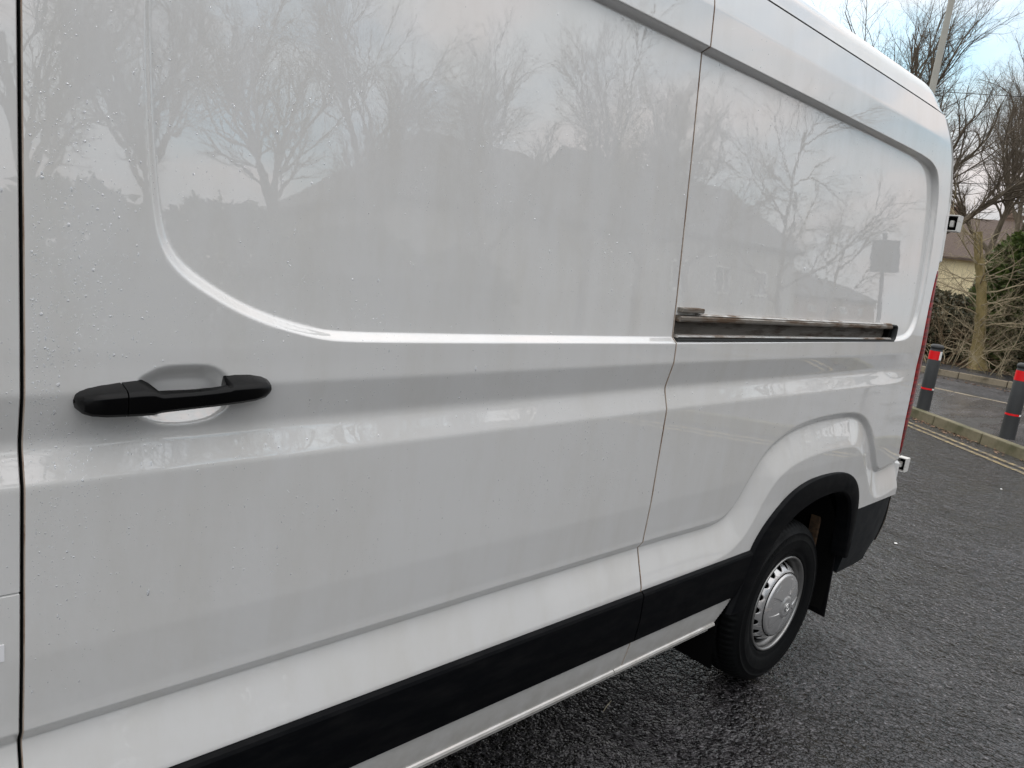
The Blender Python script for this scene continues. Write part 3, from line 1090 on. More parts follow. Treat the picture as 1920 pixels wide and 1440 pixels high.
ysl = lambda x: 1.199 + 0.010 * np.clip((x - 2.9) / 0.95, 0, 1) ** 2
rail_back = along('rail_channel', lambda x: [(x, ysl(x) + 0.040, 1.466), (x, ysl(x) + 0.036, 1.500), (x, ysl(x) + 0.040, 1.532), (x, ysl(x) + 0.048, 1.532), (x, ysl(x) + 0.048, 1.466)], XG + 0.006, SLOT_X1, M['rail_back'], quarter)
along('rail_upper_lip', lambda x: [(x, ysl(x) - 0.004, 1.5225), (x, ysl(x) - 0.0065, 1.527), (x, ysl(x) - 0.0065, 1.535), (x, ysl(x) - 0.003, 1.5385), (x, ysl(x) + 0.040, 1.5385), (x, ysl(x) + 0.040, 1.530), (x, ysl(x) + 0.004, 1.5225)], XG + 0.006, XE, M['rail'], quarter)
along('rail_top_strip', lambda x: [(x, ysl(x) - 0.0015, 1.5390), (x, ysl(x) - 0.0035, 1.5415), (x, ysl(x) + 0.001, 1.5455), (x, ysl(x) + 0.030, 1.5455), (x, ysl(x) + 0.030, 1.5390)], XG + 0.10, XE - 0.004, M['rail_bright'], quarter)
along('rail_lower_lip', lambda x: [(x, ysl(x) - 0.004, 1.4760), (x, ysl(x) - 0.0065, 1.4790), (x, ysl(x) - 0.0045, 1.4835), (x, ysl(x) + 0.002, 1.4850), (x, ysl(x) + 0.040, 1.4810), (x, ysl(x) + 0.040, 1.4760)], XG + 0.006, XE + 0.012, M['rail_bright'], quarter)
along('rail_shadow_strip', lambda x: [(x, ysl(x) - 0.0055, 1.4655), (x, ysl(x) - 0.0085, 1.4690), (x, ysl(x) - 0.0075, 1.4745), (x, ysl(x) + 0.030, 1.4750), (x, ysl(x) + 0.030, 1.4640)], XG + 0.004, SLOT_X1 - 0.012, M['inner'], quarter)  # dark strip drawn as the shadow under the lower lip
bm = bmesh.new(); box_bm(bm, 1.786, 1.897, 1.192, 1.225, 1.5480, 1.5620, 0.003)
from_bm('rail_guide_plate', bm, M['rail'], quarter)
# rubber end piece: a rounded frame at the slot's tail
ring_o = chaikin([(3.374, 1.5415), (3.42, 1.5415), (3.437, 1.537), (3.441, 1.525), (3.442, 1.49), (3.437, 1.473), (3.42, 1.466), (3.374, 1.4655)], 2, False)
ring_i = chaikin([(3.374, 1.533), (3.415, 1.533), (3.425, 1.530), (3.428, 1.52), (3.428, 1.495), (3.425, 1.483), (3.415, 1.478), (3.374, 1.4775)], 2, False)
secs = []
for o, ii in zip(ring_o, ring_i):
    b = float(ysl(o[0]))
    secs.append([(o[0], b + 0.012, o[1]), (o[0], b - 0.004, o[1]), ((o[0] + ii[0]) / 2, b - 0.008, (o[1] + ii[1]) / 2), (ii[0], b - 0.004, ii[1]), (ii[0], b + 0.035, ii[1])])
V, F = loft(secs)
obj('rail_end_seal', V, F, M['inner'], quarter, True)
box('rail_stop', 3.395, 3.427, 1.215, 1.24, 1.478, 1.531, M['black'], quarter)

# tail light wrapping the rear corner, and the two rear-door hinges
zs = np.linspace(0.915, 1.80, 48)
secs = []
for z in zs:
    t = (z - 0.915) / 0.885
    w = math.sin(math.pi * min(1.0, 0.06 + 0.9 * t)) ** 0.55
    x0 = 3.856 - 0.078 * w
    yy = [float(Y(q, z)) for q in (x0, x0 + 0.006, 0.5 * (x0 + 3.862), 3.862)]
    secs.append([(x0, yy[0] + 0.008, z), (x0, yy[0] - 0.0010, z), (x0 + 0.006, yy[1] - 0.0022, z), (0.5 * (x0 + 3.862), yy[2] - 0.0030, z), (3.874, float(Y(3.80, z)) + 0.009, z),
                 (3.892, float(Y(3.80, z)) + 0.030, z), (3.902, float(Y(3.80, z)) + 0.075, z), (3.902, float(Y(3.80, z)) + 0.12, z), (3.80, float(Y(3.80, z)) + 0.12, z)])
V, F = loft(secs)
tl = obj('tail_light', V, F, M['tail'], van, True)
for (zc, h, x0, x1, y0, y1) in ((2.030, 0.038, 3.930, 3.990, 1.209, 1.275), (0.845, 0.036, 3.925, 3.975, 1.190, 1.235)):
    # bracket open towards the front: four walls, a dark mouth and a pale block inside
    bm = bmesh.new()
    t = 0.0055
    box_bm(bm, x0, x1, y0, y1, zc + h - t, zc + h, 0.002)
    box_bm(bm, x0, x1, y0, y1, zc - h, zc - h + t, 0.002)
    box_bm(bm, x0, x1, y0, y0 + t, zc - h + t, zc + h - t, 0.0)
    box_bm(bm, x0, x1, y1 - t, y1, zc - h + t, zc + h - t, 0.0)
    box_bm(bm, 3.88, x0 + 0.02, y1 - t, y1 + 0.05, zc - h * 0.6, zc + h * 0.6, 0.0)
    hg = from_bm('door_hinge', bm, M['hinge'], van)
    box('hinge_socket', x0 + 0.030, x1 - 0.002, y0 + t + 0.0005, y1 - t - 0.0005, zc - h + t + 0.0005, zc + h - t - 0.0005, M['black'], hg)
    box('hinge_knuckle', x0 + 0.010, x0 + 0.029, y0 + 0.022, y0 + 0.040, zc - h * 0.45, zc + h * 0.35, M['hinge'], hg, 0.004)

# ------------------------------------------------------------------ door handle
def handle_part(name, stations, mt, parent):
    secs = []
    for (x, zb, zt, yo, yi, zti) in stations:
        x += 0.011
        secs.append([(x, yi, zti), (x, yo + 0.010, zt + (zti - zt) * 0.25), (x, yo + 0.0035, zt - 0.0015), (x, yo + 0.0005, zt - 0.006), (x, yo, (zt + zb) / 2), (x, yo + 0.002, zb + 0.006), (x, yo + 0.007, zb + 0.001), (x, yo + 0.014, zb), (x, yi, zb - 0.001)])
    V, F = loft(secs)
    o = obj(name, V, F, mt, parent, True, sharp=26)
    bv = o.modifiers.new('soft', 'BEVEL'); bv.width = 0.0006; bv.segments = 2; bv.limit_method = 'ANGLE'
    return o


YI = 1.203
handle_part('handle_cap', [(.262, 1.371, 1.378, 1.187, YI, 1.382), (.2645, 1.364, 1.383, 1.172, YI, 1.387), (.270, 1.359, 1.3865, 1.160, YI, 1.391), (.280, 1.3565, 1.389, 1.153, YI, 1.395), (.298, 1.355, 1.391, 1.149, YI, 1.399), (.3245, 1.3545, 1.3925, 1.148, YI, 1.403)], M['handle'], sliding_door)
handle_part('handle_grip', [(.3260, 1.3545, 1.3925, 1.148, YI, 1.403), (.345, 1.3545, 1.3935, 1.147, YI, 1.405), (.352, 1.3545, 1.3935, 1.147, 1.199, 1.4045), (.362, 1.3545, 1.393, 1.147, 1.184, 1.400), (.374, 1.3575, 1.3890, 1.147, 1.172, 1.3895), (.42, 1.3605, 1.3905, 1.147, 1.168, 1.3905), (.455, 1.3625, 1.3925, 1.147, 1.168, 1.3925), (.478, 1.3640, 1.3945, 1.148, 1.170, 1.3945),
             (.4835, 1.3645, 1.3965, 1.148, YI, 1.4085), (.500, 1.3655, 1.3970, 1.149, YI, 1.4105), (.525, 1.3675, 1.3970, 1.152, YI, 1.4100), (.545, 1.3705, 1.3955, 1.159, YI, 1.4065), (.556, 1.3745, 1.3935, 1.168, YI, 1.4020), (.561, 1.3790, 1.3915, 1.180, YI, 1.3985)], M['handle'], sliding_door)

# ------------------------------------------------------------------ wheel well, mud flap, wheels
WC = (2.89, 0.353)
Y0 = 1.224
secs = []
for i in range(33):
    a = math.radians(-20 + 220 * i / 32)
    c, s = math.cos(a), math.sin(a)
    secs.append([(WC[0] - 0.02 + 0.49 * c, y, WC[1] + 0.03 + 0.50 * s) for y in (1.222, 1.30, 1.60)])
V, F = loft(secs, cap=False, closed=False)
obj('wheel_well_liner', V, F, M['black'], van, True)
obj('wheel_well_back', [(2.3, 1.6, 0.25), (3.5, 1.6, 0.25), (3.5, 1.6, 0.95), (2.3, 1.6, 0.95)], [(0, 1, 2, 3)], M['black'], van)
bm = bmesh.new(); box_bm(bm, 3.345, 3.357, 1.218, 1.50, 0.165, 0.59, 0.003)
for vv in bm.verts:
    vv.co.x += 0.035 * (0.59 - vv.co.z) / 0.42
    if vv.co.z < 0.2: vv.co.z -= 0.02 * (1.5 - vv.co.y) / 0.28 - 0.015
from_bm('mud_flap', bm, M['flap'], van)
bm = bmesh.new(); box_bm(bm, 3.285, 3.300, 1.29, 1.335, 0.50, 0.80, 0.003); box_bm(bm, 3.300, 3.335, 1.31, 1.335, 0.55, 0.76, 0.002)
from_bm('rusty_bracket', bm, M['rust'], van)
box('rear_axle', 2.83, 2.95, 1.5, 2.9, 0.30, 0.40, M['black'], van, 0.03)


def make_wheel(cx, cz, y0, rot=0.0, lettering=True):
    c = (cx, y0, cz)
    root = bpy.data.objects.new('wheel', None)
    col.objects.link(root); root.parent = van
    root.location = Vector((cx, y0, cz)) - van.location
    WOFF[root.name] = (cx, y0, cz)
    prof = [(.204, .016), (.212, .007), (.222, .003), (.232, .0045), (.236, .001), (.255, -.004), (.275, -.0065), (.2785, -.0065), (.281, -.0080), (.2835, -.0062), (.300, -.0030), (.3085, -.0012), (.3095, -.0030), (.3125, -.0028), (.3135, .0002),
            (.324, .0055), (.332, .011), (.339, .017), (.3465, .028), (.3505, .043), (.3530, .060), (.3530, .071), (.346, .073), (.346, .079), (.3535, .081), (.3540, .112), (.347, .114), (.347, .121), (.3540, .123), (.3535, .155), (.346, .157), (.346, .163), (.353, .165), (.349, .195), (.335, .222), (.29, .240), (.21, .225)]
    def lug(i, j, r, h):
        if 17 <= j <= 20 and (i % 4) in (0,):
            return r - (0.006 if j > 17 else 0.003), h + 0.0035
        if 20 <= j <= 33 and (i % 4) == 0: return r - 0.004, h
        return r, h
    V, F = lathe(prof, 320, 'y', c, lug)
    ty = obj('tyre', V, F, M['rubber'], root, False)
    if lettering:
        # raised sidewall lettering, bent round the tyre
        word = 'ANTEC'
        tv, tf = [], []
        for k, ch in enumerate(word):
            cu = bpy.data.curves.new('letter', 'FONT'); cu.body = ch; cu.size = 0.034; cu.extrude = 0.0008; cu.align_x = 'CENTER'; cu.resolution_u = 2
            to = bpy.data.objects.new('letter', cu)
            me = to.to_mesh()
            a0 = math.radians(128 - k * 6.6)
            b = len(tv)
            for vv in me.vertices:
                a = a0 - vv.co.x / 0.288
                r = 0.2855 + vv.co.y * 0.85
                tv.append((cx + r * math.cos(a), y0 - 0.0042 - vv.co.z + (r - 0.29) * 0.12, cz + r * math.sin(a)))
            for p in me.polygons: tf.append(tuple(b + q for q in p.vertices))
            to.to_mesh_clear()
            bpy.data.objects.remove(to); bpy.data.curves.remove(cu)
        obj('sidewall_lettering', tv, tf, M['rubber'], root)
    prof = [(.2045, .020), (.2075, .009), (.206, .0035), (.2005, .0030), (.1965, .0085), (.1955, .020), (.1945, .030), (.189, .036), (.186, .046), (.185, .058)]
    V, F = lathe(prof, 96, 'y', c)
    rim_ = obj('rim', V, F, M['rim'], root, True)
    V, F = lathe([(.185, .058), (.184, .10), (.178, .15), (.0, .15)], 64, 'y', c)
    obj('rim_barrel', V, F, M['black'], root, True)
    # domed disc with a scalloped edge of hand holes
    nseg, nr = 576, 12
    V, F = [], []
    for i in range(nseg):
        a = 2 * math.pi * i / nseg + rot
        ph = (i % 32) / 32.0 * 2 - 1           # 18 scallops
        notch = 0.022 * math.sqrt(max(0.0, 1 - (ph / 0.60) ** 2)) if abs(ph) < 0.60 else 0.0
        ro = 0.169 - notch
        for j in range(nr):
            r = 0.126 + (ro - 0.126) * j / (nr - 1)
            t = (r - 0.126) / 0.043
            h = -0.002 + 0.004 * t + 0.034 * max(0, t - 0.18) ** 1.7 / 0.82 ** 1.7
            V.append((cx + r * math.cos(a), y0 + h, cz + r * math.sin(a)))
        V.append((cx + (ro + 0.001) * math.cos(a), y0 + h + 0.006, cz + (ro + 0.001) * math.sin(a)))
    nr1 = nr + 1
    for i in range(nseg):
        k = (i + 1) % nseg
        for j in range(nr1 - 1): F.append((i * nr1 + j, i * nr1 + j + 1, k * nr1 + j + 1, k * nr1 + j))
    dk = obj('wheel_disc', V, np.array(F), M['alloy'], root, True)
    # centre cover: rounded rim, five-armed star facets, raised boss
    rs = np.concatenate([np.linspace(0.0, 0.034, 5), np.linspace(0.036, 0.1, 34), [0.103, 0.1055, 0.107, 0.1075, 0.108]])
    V, F = [], []
    for i in range(360):
        a = 2 * math.pi * i / 360 + rot
        for r in rs:
            r = r * 1.0
            k5 = ((a - rot - 0.3) / (2 * math.pi / 5)) % 1.0 - 0.5          # -0.5..0.5 between arms
            half = 0.10 + 0.16 * (r - 0.036) / 0.064
            arm = float(S((half - abs(k5)) / 0.028)) if r > 0.036 else 0.0
            arm *= float(S((0.094 - r) / 0.004)) * float(S((r - 0.038) / 0.004))
            h = -0.0120 - 0.0150 * (1 - (r / 0.1) ** 2) - 0.0046 * arm * (0.4 + 0.6 * (0.1 - r) / 0.06)
            if r < 0.036: h -= 0.0048
            if 0.026 < r < 0.036: h -= 0.0012
            if r > 0.1: h = -0.0120 + (r - 0.1) ** 2 / 0.008 ** 2 * 0.012
            V.append((cx + r * 1.27 * math.cos(a), y0 + h, cz + r * 1.27 * math.sin(a)))
    m_ = len(rs)
    for i in range(360):
        k = (i + 1) % 360
        for j in range(m_ - 1): F.append((i * m_ + j, i * m_ + j + 1, k * m_ + j + 1, k * m_ + j))
    cc = obj('centre_cover', V, np.array(F), M['alloy'], root, True)
    V, F = tubes(np.array([[[cx + 0.1385 * math.cos(q), y0 - 0.0012, cz + 0.1385 * math.sin(q)] for q in np.linspace(0, 2 * math.pi, 97)]]), np.full((1, 97), 0.0021), 6)
    obj('cover_seam', V, F, M['black'], root, True)
    # emblem: ring with slanted strokes
    parts = []
    an = np.linspace(0, 2 * math.pi, 29)
    yb = y0 - 0.0338
    parts.append(tubes(np.array([[[cx + 0.0165 * math.cos(q), yb, cz + 0.0165 * math.sin(q)] for q in an]]), np.full((1, 29), 0.0022), 6))
    for (xa, za, xb, zb_) in ((-.007, -.010, .004, .011), (.007, .010, -.004, -.011), (-.009, .001, .009, -.001)):
        parts.append(tubes(np.array([[[cx + xa, yb, cz + za], [cx + (xa + xb) / 2, yb - 0.0008, cz + (za + zb_) / 2], [cx + xb, yb, cz + zb_]]]), np.full((1, 3), 0.0022), 6))
    V, F = merge(parts)
    obj('emblem', V, F, M['chrome'], root, True)
    return root


rear_wheel = make_wheel(WC[0], WC[1], Y0, 0.15)
fw = make_wheel(-1.25, WC[1], Y0, 0.5, False)

# ------------------------------------------------------------------ water drops and small runs on the paint
def drop_mesh(C, Nn, Rr, El):
    """squashed domes on the surface; El stretches them along z"""
    nl, ns = 3, 7
    th = np.linspace(math.pi / 2, 0.25, nl)
    ph = np.arange(ns) * 2 * math.pi / ns
    loc = []
    for t in th:
        for p_ in ph: loc.append((math.sin(t) * math.cos(p_), math.cos(t) * 0.42, math.sin(t) * math.sin(p_)))
    loc.append((0, 0.44, 0))
    loc = np.array(loc)
    B = len(C)
    T1 = np.tile([1.0, 0, 0], (B, 1))
    T2 = np.cross(T1, Nn); T2 /= np.linalg.norm(T2, axis=1, keepdims=True)
    Vv = C[:, None, :] + Rr[:, None, None] * (loc[None, :, 0:1] * T1[:, None] + loc[None, :, 1:2] * Nn[:, None] + loc[None, :, 2:3] * (El[:, None, None]) * T2[:, None])
    K = nl * ns + 1
    F = []
    for l in range(nl - 1):
        for s in range(ns):
            F.append((l * ns + s, l * ns + (s + 1) % ns, (l + 1) * ns + (s + 1) % ns))
            F.append((l * ns + s, (l + 1) * ns + (s + 1) % ns, (l + 1) * ns + s))
    for s in range(ns): F.append(((nl - 1) * ns + s, (nl - 1) * ns + (s + 1) % ns, K - 1))
    F = np.array(F)
    return Vv.reshape(-1, 3), (F[None] + (np.arange(B) * K)[:, None, None]).reshape(-1, 3)


n1, n2, n3, n4 = 1700, 3200, 2000, 420
xd = np.concatenate([XL + 0.006 + np.abs(rng.normal(0, 0.07, n1)), rng.uniform(XL, XG - 0.01, n2), rng.uniform(XG + 0.01, 3.75, n3), rng.uniform(0.09, XL - 0.014, n4)])
zd = np.concatenate([rng.normal(1.47, 0.22, n1), rng.uniform(1.0, 2.2, n2), rng.uniform(1.0, 2.35, n3), rng.normal(1.42, 0.2, n4)])
# clusters rather than an even rain
cl = rng.integers(0, 110, n2); ccx = rng.uniform(XL, XG, 110); ccz = rng.uniform(1.02, 1.9, 110)
half = n1 + np.arange(n2)[: n2 * 2 // 3]
xd[half] = ccx[cl[: len(half)]] + rng.normal(0, 0.03, len(half)); zd[half] = ccz[cl[: len(half)]] + rng.normal(0, 0.022, len(half))
ok = (zd > 0.9) & (zd < 2.4) & (((xd > XL + .004) & (xd < XG - .008)) | ((xd > XG + .008) & (xd < 3.76)) | (xd < XL - .013)) & ~((zd > 1.455) & (zd < 1.57) & (xd > XG - .01)) & ~((xd > 0.255) & (xd < 0.57) & (zd > 1.34) & (zd < 1.42))
xd, zd = xd[ok], zd[ok]
yd = Y(xd, zd)
e = 0.0015
gx = (Y(xd + e, zd) - Y(xd - e, zd)) / (2 * e); gz = (Y(xd, zd + e) - Y(xd, zd - e)) / (2 * e)
Nn = np.stack([gx, -np.ones_like(gx), gz], -1); Nn /= np.linalg.norm(Nn, axis=1, keepdims=True)
Rr = np.clip(rng.lognormal(math.log(0.00060), 0.45, len(xd)), 0.0004, 0.0024)
Rr = np.where(xd > XG, Rr * 1.25, Rr)
El = np.where(rng.random(len(xd)) < 0.12, rng.uniform(1.6, 3.2, len(xd)), rng.uniform(0.8, 1.3, len(xd)))
V, F = drop_mesh(np.stack([xd, yd, zd], -1), Nn, Rr, El)
tag(obj('water_droplets', V, F, M['water'], van, True), kind='stuff')

# ------------------------------------------------------------------ bollards
def copy_tree(o, parent=None):
    c = o.copy(); col.objects.link(c); c.parent = parent
    for ch in list(o.children): copy_tree(ch, c)
    return c


def face_band(r0, r1, z0, z1, a0, a1, n=18):
    V, F = [], []
    for i in range(n + 1):
        a = a0 + (a1 - a0) * i / n
        for r, z in ((r0, z0), (r1, z1)): V.append((r * math.cos(a), r * math.sin(a), z))
    return V, [(2 * i, 2 * i + 2, 2 * i + 3, 2 * i + 1) for i in range(n)]


# an added, unseen hedge on the van's far side darkens the ground below
HG = 'added unseen hedge bushes beyond the van'
boll = empty('bollard', (0, 0, 0), 'x', 'bollard', 'black bollards with red bands')
H = 0.93
V, F = lathe([(0.088, -0.03), (0.088, 0.0), (0.0855, 0.02), (0.083, 0.30), (0.0795, 0.845), (0.0755, 0.852), (0.0755, 0.872), (0.083, 0.876), (0.084, 0.892), (0.078, 0.912), (0.060, 0.925), (0.0, H)], 40, 'z')
obj('post', V, F, M['bollard'], boll, True)
look = math.radians(180)
def rb(z): return 0.0855 - 0.0060 * (z / 0.845) + 0.0012
for nm, z0, z1, mt, a0, a1 in (('red_band', 0.715, 0.835, M['red'], -75, 62), ('white_band', 0.715, 0.835, M['white'], 62.6, 100), ('red_ring', 0.288, 0.312, M['red'], -78, 66), ('white_ring', 0.288, 0.312, M['white'], 66.6, 98)):
    V, F = face_band(rb(z0), rb(z1), z0, z1, look + math.radians(a0) - 0.12, look + math.radians(a1) - 0.12)
    obj(nm, V, F, mt, boll, True)
b1 = (11.36, 3.395); b2 = (10.52, 2.16)
boll.location = (b1[0], b1[1], 0.118)
boll['label'] = 'black bollard with red band half hidden behind the van\'s tail light'
c2 = copy_tree(boll)
c2.location = (b2[0], b2[1], 0.118)
c2.rotation_euler = (0, 0, 0.05)
c2['label'] = 'black bollard with red band standing clear of the van at the picture edge'

# ------------------------------------------------------------------ lamp post and wires
def dirv(u, v):
    r = CR @ np.array([(u - 960) / 1390.0, (v - 720) / 1390.0, 1.0])
    return r / np.linalg.norm(r)


def at_dist(u, v, dist):
    r = dirv(u, v); k = dist / math.hypot(r[0], r[1])
    return np.array([r[0] * k, r[1] * k, CAM_H + r[2] * k])


lp = at_dist(1768, 75, 15.0)
lamp = empty('lamp_post', (lp[0], lp[1], 0.1), 'tall pale lamp post rising behind the van\'s roof', 'lamp post')
P = np.array([[[lp[0], lp[1], z] for z in (0.05, 1.2, 1.25, 4.0, 7.9)]])
V, F = tubes(P, np.array([[0.085, 0.085, 0.066, 0.060, 0.044]]), 20)
obj('pole', V, F, M['lamp_pole'], lamp, True)
bm = bmesh.new(); box_bm(bm, lp[0] - 0.75, lp[0] + 0.06, lp[1] - 0.14, lp[1] + 0.14, 7.9, 8.02, 0.05)
from_bm('lantern', bm, M['lamp_pole'], lamp)
for (a, b, lab) in (((1700, 158, 26), (1980, 176, 24), 'thin upper cable crossing the bare branches'), ((1700, 330, 26), (1980, 341, 24), 'thin lower cable crossing the bare branches')):
    A_, B_ = at_dist(*a), at_dist(*b)
    d_ = (B_ - A_)
    A_ = A_ - d_ * 3; B_ = B_ + d_ * 1.5
    t = np.linspace(0, 1, 24)[:, None]
    P = A_ + (B_ - A_) * t; P[:, 2] -= 0.15 * np.sin(t[:, 0] * math.pi)
    V, F = tubes(P[None], np.full((1, 24), 0.010), 5)
    tag(obj('overhead_cable', V, F, M['wire'], None, True), lab, 'cable', 'overhead cables')

# ------------------------------------------------------------------ trees
def grow(seed, start, direction, length, radius, spec, trop=0.04, jitter=0.18):
    """spec: list of (children, angle, length ratio, K points, sides); returns list of (V,F) per level"""
    r = np.random.default_rng(seed)
    st = np.atleast_2d(np.array(start, float)); di = np.atleast_2d(np.array(direction, float))
    ln = np.atleast_1d(np.array(length, float)); ra = np.atleast_1d(np.array(radius, float))
    out = []
    for lev, (nch, ang, ratio, K, sides, tmin) in enumerate(spec):
        B = len(st)
        P = np.empty((B, K, 3)); P[:, 0] = st
        d = di / np.linalg.norm(di, axis=1, keepdims=True)
        for k in range(1, K):
            d = d + r.normal(0, jitter, (B, 3)) * (0.5 if lev == 0 else 1.0) + np.array([0, 0, trop if not isinstance(trop, (list, tuple)) else trop[min(lev, len(trop) - 1)]])
            d /= np.linalg.norm(d, axis=1, keepdims=True)
            P[:, k] = P[:, k - 1] + d * (ln / (K - 1))[:, None]
        tp = np.linspace(0, 1, K)
        R = ra[:, None] * (1 - 0.72 * tp[None, :])
        R[:, -1] = np.maximum(R[:, -1] * (0.5 if lev >= len(spec) - 2 else 1.0), 0.0008)
        out.append(tubes(P, R, sides))
        if nch == 0: break
        par = np.repeat(np.arange(B), nch)
        t = tmin + (1 - tmin) * (np.tile(np.arange(nch), B) + r.random(B * nch)) / nch
        f = t * (K - 1); i0 = np.minimum(f.astype(int), K - 2); fr = f - i0
        st2 = P[par, i0] * (1 - fr)[:, None] + P[par, i0 + 1] * fr[:, None]
        tan = P[par, i0 + 1] - P[par, i0]; tan /= np.linalg.norm(tan, axis=1, keepdims=True)
        q = r.normal(0, 1, tan.shape); q -= tan * (q * tan).sum(1, keepdims=True); q /= np.linalg.norm(q, axis=1, keepdims=True)
        aa = np.radians(ang) * r.uniform(0.6, 1.25, len(par)) * (1.1 - 0.35 * t)
        di = tan * np.cos(aa)[:, None] + q * np.sin(aa)[:, None]
        ln = ln[par] * ratio * r.uniform(0.65, 1.2, len(par)) * (1.15 - 0.5 * t)
        ra = ra[par] * (1 - 0.72 * t) * r.uniform(0.5, 0.72, len(par))
        st = st2
    return out


def tree(name, label, base, seed, h, r, spec, lean=(0, 0, 1), trop=0.05, jitter=0.18, bark='bark', twig='twig', group=None, ntrunk=2, cat='tree'):
    lv = grow(seed, (base[0], base[1], base[2]), lean, h, r, spec, trop, jitter)
    root = empty(name, base, label, cat, group)
    V, F = merge(lv[:ntrunk]); obj('trunk', V, F, M[bark], root, True)
    V, F = merge(lv[ntrunk:]); obj('crown', V, F, M[twig], root, True)
    return root


def gxy(u, dist):
    """ground spot at picture column u along the horizon, dist metres away"""
    v = 645 + (u - 2440) * 0.1282
    r = dirv(u, v); k = dist / math.hypot(r[0], r[1])
    return (r[0] * k, r[1] * k, 0.12)


TG = 'bare winter trees behind the van'
BIG = [(10, 48, 1.02, 8, 10, 0.52), (10, 40, 0.52, 9, 6, 0.14), (9, 38, 0.50, 6, 4, 0.12), (7, 40, 0.48, 5, 3, 0.12), (4, 38, 0.50, 4, 3, 0.2), (0, 0, 0, 3, 3, 0)]
def tree_copy(src, label, base, rz, sc, group=None):
    c = copy_tree(src)
    c.location = base; c.rotation_euler = (0, 0, rz); c.scale = sc
    c['label'] = label
    if group: c['group'] = group
    return c


bt = tree('bare_tree', 'large bare tree fanning thin branches up beside the van\'s rear roof corner', gxy(1728, 21), 11, 5.2, 0.18, BIG, (0.0, 0.0, 1), [0, 0.07, 0.05, 0.05, 0.03], 0.17, group=TG)
tree_copy(bt, 'bare tree leaning in from beyond the right picture edge', gxy(2010, 20.5), 2.1, (0.9, 0.9, 1.0), TG)
tree_copy(bt, 'bare tree farther back filling the sky between the cables', gxy(1815, 30), 3.6, (0.95, 0.95, 1.2), TG)
tree_copy(bt, 'bare tree right of the lamp post behind the cream house', gxy(1885, 40), 5.0, (1.2, 1.2, 1.35), TG)
tree('bare_tree', 'small slender bare tree behind the lamp post', gxy(1705, 27), 31, 9.0, 0.13, [(13, 38, 0.42, 8, 7, 0.3), (10, 36, 0.5, 6, 5, 0.2), (8, 38, 0.5, 5, 4, 0.15), (5, 40, 0.5, 4, 3, 0.15), (0, 0, 0, 3, 3, 0)], (0.0, 0.0, 1), 0.08, 0.13, group=TG)

# mossy pollard stump with a tangle of pale shoots
tb = ground_pt(1836, 690) * ((CAM_H - 0.16) / CAM_H)
root = empty('pollard_tree', (tb[0], tb[1], 0.15), 'mossy brown pollarded trunk with a tangle of pale bare shoots', 'tree')
rg = np.random.default_rng(5)
K = 22
_l = np.linspace(0, 1, K)
P = np.stack([tb[0] - 0.15 * _l + 0.03 * np.sin(_l * 5), tb[1] + 0.62 * _l + 0.04 * np.cos(_l * 6), 0.1 + 3.2 * _l], -1)[None]
R = (0.135 - 0.05 * np.linspace(0, 1, K) + 0.14 * np.exp(-np.linspace(0, 1, K) * 14))[None] * (1 + rg.normal(0, 0.05, (1, K)))
V, F = tubes(P, R, 18)
V = V + rg.normal(0, 0.009, V.shape)
obj('trunk', V, F, M['bark_ivy'], root, True)
nS = 46
zz_ = rg.uniform(0.3, 3.3, nS); az = rg.uniform(0, 6.28, nS)
_q = (zz_ - 0.1) / 3.2
st = np.stack([tb[0] - 0.15 * _q + 0.06 * np.cos(az), tb[1] + 0.62 * _q + 0.06 * np.sin(az), zz_], -1)
di = np.stack([np.cos(az), np.sin(az), rg.uniform(-0.1, 0.9, nS)], -1)
lv = grow(6, st, di, rg.uniform(0.7, 2.0, nS), rg.uniform(0.008, 0.022, nS), [(6, 45, 0.55, 7, 5, 0.2), (5, 45, 0.5, 5, 4, 0.2), (3, 45, 0.5, 4, 3, 0.2), (0, 0, 0, 3, 3, 0)], [0.0, 0.03, 0.0], 0.26)
V, F = merge(lv); obj('crown', V, F, M['twig_pale'], root, True)


def shrub(name, label, base, seed, n, h, rad, twig, rr=(0.006, 0.016), spread=0.8, trop=(-0.05, -0.02, 0.0), group='bare shrubs on the verge'):
    r = np.random.default_rng(seed)
    a = r.uniform(0, 6.28, n); q = rad * np.sqrt(r.random(n)) * 0.6
    st = np.stack([base[0] + q * np.cos(a), base[1] + q * np.sin(a), np.full(n, base[2] - 0.05)], -1)
    di = np.stack([np.cos(a) * spread * r.uniform(0.3, 1.2, n), np.sin(a) * spread * r.uniform(0.3, 1.2, n), np.ones(n)], -1)
    lv = grow(seed + 1, st, di, h * r.uniform(0.6, 1.25, n), r.uniform(rr[0], rr[1], n), [(7, 42, 0.5, 8, 5, 0.25), (6, 42, 0.5, 5, 4, 0.2), (4, 40, 0.5, 4, 3, 0.2), (0, 0, 0, 3, 3, 0)], list(trop), 0.24)
    root = empty(name, base, label, 'shrub', group)
    V, F = merge(lv[:1]); obj('stems', V, F, M[twig], root, True)
    V, F = merge(lv[1:]); obj('twigs', V, F, M[twig], root, True)
    return root


shrub('bare_shrub', 'tangled brown bare shrub showing just past the tail light', gxy(1768, 21.4), 41, 34, 1.9, 1.3, 'twig_brown')
shrub('bare_shrub', 'pale arching bare shrub just beside the mossy trunk', gxy(1798, 20.6), 43, 20, 1.8, 1.1, 'twig_pale', spread=1.2)
shrub('bare_shrub', 'low tangle of pale stems at the foot of the dark conifer', gxy(1890, 20.3), 45, 11, 1.3, 0.9, 'twig_pale', spread=1.3)
shrub('bare_shrub', 'brown bare shrub in front of the cream house', gxy(1790, 24.5), 47, 26, 2.8, 1.3, 'twig_brown')


